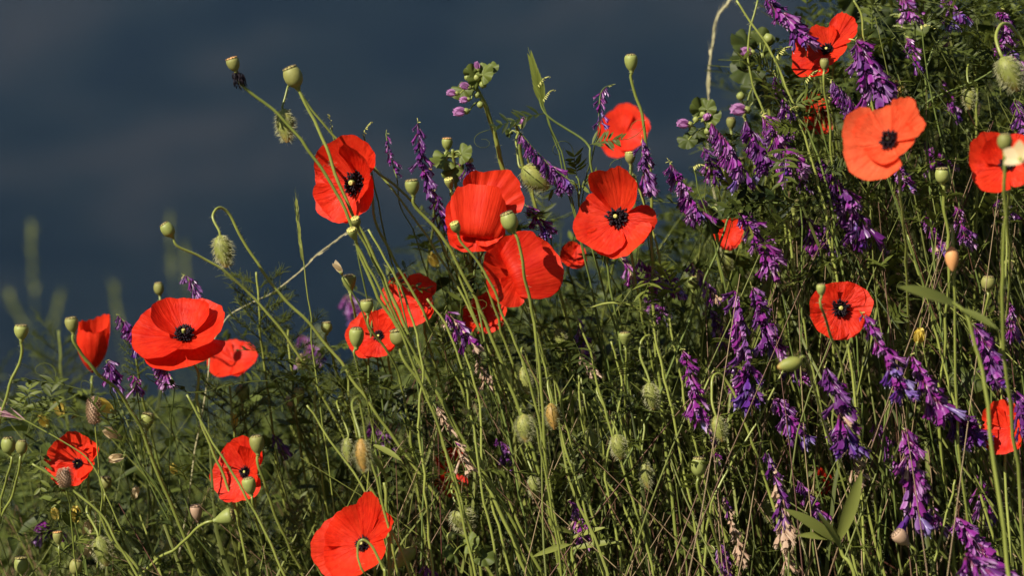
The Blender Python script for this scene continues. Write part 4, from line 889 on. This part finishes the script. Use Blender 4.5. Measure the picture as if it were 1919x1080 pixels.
shoot([(998, 120), (1006, 150), (1020, 210), (1060, 240), (1102, 272), (1110, 330)], .0, 'young vetch shoot rising to a sharp point at top centre with side leaf and tendril', [(1022, 212, 915, 230), (1102, 272, 1170, 252)], tip=True)
shoot([(1080, 330), (1085, 350), (1095, 420)], .02, 'dark feathery vetch leaves between slanting spike and hooded poppy', [(1080, 330, 1078, 290), (1084, 345, 1030, 350), (1085, 350, 1130, 330)], n=7)
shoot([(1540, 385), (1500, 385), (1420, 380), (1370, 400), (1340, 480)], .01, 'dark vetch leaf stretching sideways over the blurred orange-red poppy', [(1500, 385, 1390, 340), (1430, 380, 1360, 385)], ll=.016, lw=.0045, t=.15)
shoot([(1765, 70), (1750, 90), (1735, 150), (1745, 240)], .03, 'vetch leaf with ladder of leaflets under the top right purple tuft', [(1750, 85, 1850, 100)], n=8, t=.35)
shoot([(1905, 100), (1830, 150), (1740, 190), (1735, 240)], .02, 'thin vetch tendril stretched across stems at upper right', [(1740, 190, 1680, 200)], n=5, t=.4)
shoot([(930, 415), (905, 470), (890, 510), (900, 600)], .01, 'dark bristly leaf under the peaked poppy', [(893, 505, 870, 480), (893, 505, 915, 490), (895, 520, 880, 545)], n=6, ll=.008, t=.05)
shoot([(1455, 120), (1468, 180), (1520, 260), (1560, 400)], .0, 'tall leafy vetch shoot beside the folded top poppy', [(1460, 150, 1420, 110), (1480, 200, 1530, 175), (1500, 240, 1450, 235), (1540, 330, 1590, 300)], t=.5)
shoot([(1675, 590), (1665, 620), (1660, 720)], .0, 'vetch shoot rising right of the thin spike by the flat round poppy', [(1668, 610, 1690, 575), (1664, 640, 1700, 650)], n=6, t=.5)
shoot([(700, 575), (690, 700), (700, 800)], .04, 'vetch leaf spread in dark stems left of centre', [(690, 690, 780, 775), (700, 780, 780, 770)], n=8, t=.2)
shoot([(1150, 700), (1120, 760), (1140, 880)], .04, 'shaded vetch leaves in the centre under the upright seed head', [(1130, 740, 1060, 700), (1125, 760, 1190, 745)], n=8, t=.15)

# ------------------------------------------------------------------ feathery plants
def feathery(px, py, Y, w, h, label, t=.5, n=150, seed=1):
    r = random.Random(seed); top = at(px, py - h / 2, Y); P = catmull(to_ground([top, at(px + 5, py, Y), at(px + 12, py + h / 2, Y + .01)]), 6)
    rt = root('feathery_plant', P[-1].copy(), label, 'feathery plant', 'feathery leaved plants'); base = rt.location; sc = PX * (D + Y) / D
    add_stem(rt, P, .0008, .0012, 'stem', False)
    for q in range(11):
        mb = MB(); k = q / 11; p = at(px + 8 * k, py - h * .35 + h * .75 * k, Y); s = 1 if q % 2 else -1
        d = Vector((s * r.uniform(.6, 1), r.uniform(-.4, .4), r.uniform(.3, .9))).normalized(); L = w * .5 * sc * r.uniform(.8, 1.2)
        mb.tube([p, p + d * L], .0004, .0002, n=3, t=t)
        for i in range(n // 8):
            c = p + d * L * r.uniform(.1, 1); u = (d * .8 + Vector((r.gauss(0, .6), r.gauss(0, .6), r.gauss(.3, .6)))).normalized()
            e = c + u * L * r.uniform(.2, .42); mb.tube([c, c.lerp(e, .5) + Vector((0, 0, .001)), e], .00025, .00012, n=3, t=min(1, max(0, t + r.uniform(-.25, .25))), cap=False)
        link('frond', mb.mesh('frond', M['leaf'], base), rt)
    return rt
feathery(110, 695, .24, 150, 150, 'soft dark feathery tuft behind the closed red poppy at left', .45, 330, 1)
feathery(480, 585, .05, 130, 150, 'feathery green tuft right of the bowl-shaped poppy', .55, 330, 2)
feathery(540, 690, .06, 130, 160, 'taller feathery stems below the right feathery tuft', .6, 300, 3)
feathery(250, 680, .06, 60, 90, 'wispy green sprig between purple tuft and the bowl-shaped poppy', .55, 130, 4)
feathery(590, 810, .06, 130, 150, 'feathery stems left of the hanging orange bud', .5, 280, 5)
feathery(430, 790, .05, 130, 140, 'feathery clump below the poppy tucked behind', .55, 300, 8)
feathery(650, 770, .07, 120, 150, 'feathery clump under the small red middle poppy', .5, 280, 9)
feathery(1470, 460, .06, 120, 140, 'bristly dark green tuft below the round green seed head', .2, 260, 6)
feathery(900, 990, .06, 140, 120, 'feathery dark clump at bottom centre left', .25, 260, 7)

# ------------------------------------------------------------------ grasses, ears, yellow flowers and odd stems
def ear(pts, Y, label, key='straw', n=16, s=.007, tip_n=.6, name='grass_ear', cat='grass', spread=.35):
    P = catmull(to_ground([at(x, y, Y) for x, y in pts]), 6)
    rt = root(name, P[-1].copy(), label, cat, 'grass ears'); base = rt.location; r = random.Random(int(pts[0][0]))
    add_stem(rt, P, .0004, .0007, 'straw' if key == 'straw' else 'stem', False)
    top = P[:max(6, int(6 * (len(pts) - 1) * tip_n))]
    for i in range(n):
        q = i / n * (len(top) - 1); j = min(int(q), len(top) - 2); p = top[j].lerp(top[j + 1], q - j); T = (top[j] - top[j + 1]).normalized()
        d = (T + Vector((r.uniform(-1, 1), r.uniform(-1, 1), r.uniform(-1, 1))) * spread).normalized(); mb = MB()
        mb.leaf(p, d, Vector((0, -1, .2)), s, s * (.06 if key == 'awn' else .28), t=r.random(), bend=.1, n=4); mb.hair(p + d * s * .9, d, s * 1.3, .00012, .9); link('spikelet', mb.mesh('spikelet', M[key], base), rt)
    return rt
ear([(1362, 8), (1342, 40), (1332, 100), (1326, 190), (1330, 300), (1345, 420)], .16, 'blurred arching grass ear at the upper right skyline', 'straw', 26, .006, .65, spread=.25)
ear([(20, 778), (60, 795), (110, 825), (170, 870), (220, 980)], -.02, 'purplish brush-like grass ear pointing left over the crumpled left poppy', 'awn', 14, .014, .25, spread=.22)
ear([(556, 390), (565, 470), (578, 560), (590, 700)], .02, 'thin upright pale grass ear between bud and black-eyed poppy', 'grass', 14, .007, .5, spread=.15)
ear([(1025, 945), (1045, 985), (1060, 1050)], .03, 'dark red grass spikelet among the bottom centre stems', 'dry', 10, .010, .5, spread=.15)
ear([(650, 436), (600, 474), (528, 538), (480, 565), (430, 592), (400, 640), (390, 700)], .09, 'pale twisted dry straw slanting up behind the arched bud stem', 'straw', 10, .005, .4, spread=.2)
ear([(1440, 862), (1480, 930), (1500, 1010)], .05, 'dry straw strand in shadow at lower right', 'straw', 8, .007, .5, spread=.2)
for (a, b, c, Y, lb) in [((60, 430), (62, 520), (70, 660), 1.65, 'tall faint blurred stalk at far left in the background'), ((20, 560), (40, 600), (80, 700), 1.7, 'low faint blurred stalk at the far left edge'),
        ((318, 415), (322, 500), (330, 620), 1.5, 'faint blurred stalk behind the small striped seed head'), ((215, 540), (222, 600), (235, 700), 1.6, 'faint short blurred stalk above the short left spike'),
        ((110, 560), (100, 620), (105, 720), 1.7, 'pale blurred stalk behind the left feathery tuft'), ((345, 470), (350, 540), (362, 660), 1.5, 'blurred stalk left of the hairy hanging left bud')]:
    ear([a, b, c], Y, lb, 'grass', 14, .012, .8, 'distant_stalk', 'stalk', .4)
def plantain(px, py, w, h, d, Y, label, stem, key='caps_dry'):
    sc = PX * (D + Y) / D; z = Vector((d[0], -.1, d[1])).normalized(); c = at(px, py, Y) - z * h * sc * .5
    P = stem_path(c, -z, stem, Y, .02, .004); rt = root('plantain_head', P[-1].copy(), label, 'plantain', 'plantain heads'); base = rt.location
    add_stem(rt, P, .0005, .0007, 'stem', False); mb = MB(); r = random.Random(2); n = 150
    mb.lathe([(0, .15), (.15, .4), (.5, .44), (.85, .34), (1, .05)], 12)
    me = mb.mesh('head', M[key]); m = axis_mtx(c - base, z, (w * sc, w * sc, h * sc)); hd = link('head', me, rt, m); sb = MB()
    for i in range(n):
        k = (i + .5) / n; a = i * 2.39996; rad = .45 * math.sin(math.pi * (.06 + .9 * k)) ** .5; o = Vector((math.cos(a), math.sin(a), 0))
        sb.leaf(o * rad * .9 + Vector((0, 0, k)), (o * .8 + Vector((0, 0, .3))).normalized(), Vector((0, 0, 1)), .30, .20, t=r.random(), n=2)
    s_ = link('scales', sb.mesh('scales', M[key]), rt, m); s_['kind'] = 'stuff'; return rt
plantain(176, 771, 24, 50, (-.03, 1), -.01, 'tan ribbed plantain head standing right above the crumpled left poppy', [(178, 800), (184, 870), (190, 930), (186, 1000)])
plantain(122, 897, 26, 36, (-.1, 1), -.03, 'pinkish dried plantain head in front of the crumpled left poppy', [(125, 925), (130, 960), (140, 1040)])
def yellow(px, py, s, d, Y, label, key='yellow', n=4, spread=22):
    c = at(px, py, Y); z = Vector((d[0], -.4, d[1])).normalized(); P = stem_path(c, -z, (), Y, .03, .006)
    rt = root('yellow_flower' if key == 'yellow' else 'pale_flower', P[-1].copy(), label, 'flower', 'small yellow and cream flowers'); add_stem(rt, P, .0005, .0008, 'stem_dark', False)
    petal_flower(rt, c, z, s * PX, key, n, 'petal', spread); mb = MB(); mb.lathe([(-.3, .06), (-.15, .2), (.2, .24), (.35, .2)], 7)
    link('calyx', mb.mesh('calyx', M['caps']), rt, axis_mtx(c - rt.location, z, s * PX * .55)); return rt
yellow(212, 772, 40, (-.8, .6), .0, 'yellow pea-like flower right of the tan plantain head')
yellow(118, 780, 34, (-.3, .8), .10, 'blurred pale yellow flower above the crumpled left poppy')
yellow(225, 822, 36, (-.8, .5), .01, 'cream withered flower under the yellow pea-like flower', 'cream')
yellow(232, 856, 30, (-.9, -.2), .01, 'lower cream withered flower near the crumpled left poppy', 'cream')
yellow(143, 980, 34, (.0, 1), .03, 'small yellow flower at bottom left above the pinkish seed head')
yellow(108, 975, 26, (-.3, .9), .04, 'tiny yellow bud flower left of the small bottom left yellow one')
yellow(160, 1005, 34, (.3, .8), .03, 'pale yellow husk right of the small bottom left yellow flower', 'cream')
yellow(820, 500, 34, (-.4, .7), .12, 'soft yellow blur between the black-eyed and the peaked poppy')
yellow(1720, 645, 32, (.1, .8), -.03, 'pale yellow crescent flower atop the soft focus magenta spike', 'yellow', 6)
yellow(1914, 300, 34, (-.35, .3), -.2, 'creamy yellow blurred petals before the poppy at the right frame edge', 'cream', 5, 62)
yellow(640, 512, 28, (-.5, .8), .03, 'dried tan petal above a dark green seed head', 'cream', 2)
yellow(440, 800, 26, (.0, 1), .06, 'small yellow flower above the low left poppy')
yellow(565, 690, 30, (-.1, 1), .1, 'pale blurred bud flower left of the small red poppy', 'cream', 3)
yellow(90, 800, 30, (-.5, .8), .08, 'blurred yellow husk at far left above the two left edge seed heads')
yellow(160, 1045, 28, (.4, .7), .02, 'cream seed husk beside the bristly bottom left bud', 'cream')
yellow(250, 935, 26, (.3, .8), .06, 'dull cream husk between crumpled poppy and low left poppy', 'cream')
yellow(330, 890, 24, (-.3, .8), .05, 'small yellow husk left of the low left poppy')
yellow(545, 765, 26, (-.2, .9), .07, 'pale yellow husk in grass right of the poppy tucked behind', 'cream')
def young_cluster(px, py, s, d, Y, label, n=12):
    c = at(px, py, Y); z = Vector((d[0], -.2, d[1])).normalized(); P = stem_path(c, Vector((.2, .1, -1)).normalized(), (), Y, .03, .01)
    rt = root('vetch_bud_cluster', P[-1].copy(), label, 'vetch buds', 'yellow-green vetch bud clusters'); add_stem(rt, P, .0005, .0008, 'stem_dark', False)
    x = z.orthogonal().normalized(); r = random.Random(int(px))
    for i in range(n):
        k = i / n; p = c + z * s * PX * k + Vector((0, 0, math.sin(k * 3) * s * PX * .3)); dd = (Vector((r.uniform(-.4, .4), -.5, -.8 + 1.2 * k)) + z * .4).normalized()
        link('floret_bud', FBUD, rt, axis_mtx(p - rt.location, dd, s * PX * .32 * (1.1 - .5 * k)))
    return rt
for a in [(1008, 158, 26, (.8, .3), .0, 'yellow curl of buds beside the sharp pointed vetch shoot'), (1018, 185, 26, (.6, .3), .0, 'pale bud cluster just under the yellow curl at top centre'),
          (622, 238, 22, (-.3, .9), .02, 'tiny yellow-green buds left above the black-eyed poppy'), (680, 250, 26, (.7, .6), .01, 'curled brownish buds at upper right of the black-eyed poppy'),
          (1455, 105, 32, (.8, .3), .0, 'bright yellow-green buds left of the folded top poppy'), (1470, 215, 30, (.6, .2), .0, 'yellow-green buds under the slim upper right spike'),
          (1510, 150, 30, (.7, .3), .0, 'yellow-green buds under the left corner of the folded poppy'), (1620, 178, 24, (.4, .4), -.02, 'yellow buds between dense spike and pale orange poppy'),
          (1725, 48, 28, (.7, -.3), .01, 'pale yellow drooping buds above the top right leaves'), (1462, 540, 28, (.9, .1), .0, 'cream buds on thin stalk right of the longest hanging spike'),
          (1300, 312, 28, (.6, -.2), .0, 'yellowish buds right of the pink tipped slanting spike'), (1880, 490, 26, (.5, -.2), .02, 'small cream buds left of the right edge stem'),
          (1640, 640, 24, (.2, -.5), .0, 'yellow buds in the middle of the long thin spike')]: young_cluster(*a)
def blade_plant(stem, Y, label, leaves, t=.55):
    P = catmull(to_ground([at(x, y, Y) for x, y in stem]), 6); rt = root('leafy_stem', P[-1].copy(), label, 'leafy stem', None); base = rt.location
    add_stem(rt, P, .0012, .0016, 'stem', False)
    for x0, y0, x1, y1, w in leaves:
        a = at(x0, y0, Y); b = at(x1, y1, Y - .015); mb = MB(); mb.leaf(a, b - a, Vector((.3, -.8, .6)), (b - a).length, w * PX, t=t + rnd.uniform(-.1, .1), bend=.12, n=9); link('leaf', mb.mesh('leaf', M['grass'], base), rt)
    return rt
blade_plant([(1566, 1005), (1580, 1040), (1604, 1100)], -.05, 'stem with long narrow grey green leaves at lower right', [(1570, 1015, 1618, 890, 26), (1570, 1018, 1480, 950, 26), (1565, 1010, 1500, 1000, 16), (1575, 1030, 1540, 960, 16)], .6)
blade_plant([(1700, 540), (1790, 570), (1820, 620), (1850, 760)], -.14, 'blurred broad grass blade slanting across stems on the right', [(1790, 572, 1690, 530, 26), (1800, 580, 1870, 610, 18)], .5)
blade_plant([(720, 905), (725, 960), (730, 1080)], -.01, 'grey green curved blade right of the hanging orange bud', [(725, 900, 690, 832, 12), (700, 835, 752, 858, 14)], .6)
blade_plant([(1070, 1000), (1075, 1050), (1080, 1100)], .01, 'small grey leaves among the bottom centre stems', [(1072, 1000, 1030, 985, 12), (1072, 1010, 1130, 985, 12), (1070, 1020, 1000, 1040, 12), (1072, 1030, 1160, 1010, 14)], .6)
# long bare hooked or slanting stems that end in the tangle
def bare(stem, Y, label, r=.0010):
    P = catmull(to_ground([at(x, y, Y) for x, y in stem]), 6); rt = root('bare_stem', P[-1].copy(), label, 'stem', 'bare poppy stems'); add_stem(rt, P, r * .8, r * 1.1, 'stem', True, t=.6); return rt
for st, Y, lb in [
    ([(682, 1075), (670, 1045), (672, 1020), (684, 1013), (700, 1030), (715, 1065), (725, 1110)], -.07, 'hooked green stem in front of the bottom edge poppy'),
    ([(1100, 578), (1150, 568), (1195, 580), (1225, 615), (1240, 690), (1265, 800)], .0, 'thick stem arching over the upright seed head in the centre'),
    ([(1190, 330), (1235, 480), (1255, 600), (1280, 740), (1310, 860)], .02, 'straight pale stem running down from the hooded poppy'),
    ([(350, 740), (400, 830), (455, 920), (500, 1010), (540, 1090)], -.04, 'pale stem slanting across the low left poppy'),
    ([(575, 760), (620, 825), (700, 945), (740, 1010), (770, 1090)], -.02, 'pale stem slanting down behind the bottom edge poppy'),
    ([(800, 560), (850, 640), (880, 760), (900, 900), (930, 1060)], -.02, 'pale upright stem through the middle stem bundle'),
    ([(690, 300), (770, 400), (870, 560), (960, 760), (1040, 980)], .03, 'dark slanting stem behind the middle stem bundle'),
    ([(845, 600), (870, 660), (900, 760), (910, 900), (950, 1050)], .0, 'thin pale bent stem left of bottom centre'),
    ([(60, 870), (130, 915), (185, 960), (215, 1010), (260, 1085)], -.03, 'pale stem slanting from the left edge under the crumpled poppy'),
    ([(1600, 0), (1612, 30), (1622, 90), (1640, 220)], .02, 'stout pale stem at the top edge before shadowed leaves'),
    ([(1380, 0), (1440, 90), (1480, 180), (1530, 330), (1560, 480)], .0, 'long stem slanting down from the top edge by the magenta mallow'),
    ([(1420, 0), (1400, 110), (1430, 210), (1470, 360), (1490, 520)], .02, 'second long stem crossing the first under the top edge'),
    ([(1700, 440), (1740, 570), (1770, 690), (1800, 800)], .0, 'yellowish stem slanting right of the flat round poppy'),
    ([(1790, 900), (1765, 1000), (1735, 1100)], -.03, 'pale stem leaning left in the bottom right'),
    ([(990, 560), (1020, 690), (1060, 840), (1110, 1000)], .0, 'long green stem dropping from the wide ruffled poppy'),
    ([(1060, 560), (1100, 640), (1130, 760), (1180, 920), (1220, 1060)], .0, 'green stem through the bottom centre buds'),
    ([(1340, 690), (1290, 760), (1180, 700), (1200, 820)], .03, 'curved thin stem behind the magenta to blue spike'),
    ([(1145, 640), (1165, 720), (1150, 800), (1135, 900), (1160, 1040)], .01, 'crooked bright stem beside the centre bottom bristly bud'),
    ([(1470, 690), (1420, 790), (1370, 870), (1330, 960), (1320, 1060)], .0, 'stem crossing behind the orange green hooked bud'),
    ([(1085, 700), (1090, 780), (1120, 880), (1175, 960), (1200, 1060)], .02, 'dim slanting stem left of the lowest dark hairy bud'),
    ([(690, 430), (760, 560), (790, 690), (785, 800), (800, 960)], -.02, 'bristly stem bending straight down right of the broad pale seed head'),
    ([(1890, 380), (1885, 500), (1875, 640), (1880, 780)], -.02, 'long vertical stem near the right edge')]:
    bare(st, Y, lb)

# ------------------------------------------------------------------ haze between the meadow and the far hills
zmin = min(gz(r_ * math.cos(a_ * .1), r_ * math.sin(a_ * .1)) for r_ in hr + rr for a_ in range(63)); zmax = max(gz(r_ * math.cos(a_ * .1), r_ * math.sin(a_ * .1)) for r_ in hr for a_ in range(63))
hz = MB(); X = 4200; lo, hi = zmin - 15, zmax + 40
vv = [hz.vert(Vector((sx * X, sy * X, z))) for z in (lo, hi) for sx, sy in ((-1, -1), (1, -1), (1, 1), (-1, 1))]
hz.f = [(3, 2, 1, 0), (4, 5, 6, 7), (0, 1, 5, 4), (1, 2, 6, 5), (2, 3, 7, 6), (3, 0, 4, 7)]
hm = bpy.data.materials.new('haze'); hm.use_nodes = True; nt = hm.node_tree; nt.nodes.clear()
om = nt.nodes.new('ShaderNodeOutputMaterial'); pv = nt.nodes.new('ShaderNodeVolumePrincipled')
pv.inputs['Color'].default_value = (0.34, 0.60, 1.0, 1); pv.inputs['Density'].default_value = 0.000055
nt.links.new(pv.outputs[0], om.inputs['Volume'])
ho = link('haze', hz.mesh('haze', hm, smooth_=False)); ho['kind'] = 'stuff'; ho['label'] = 'thin bluish haze over the valley and far slopes'
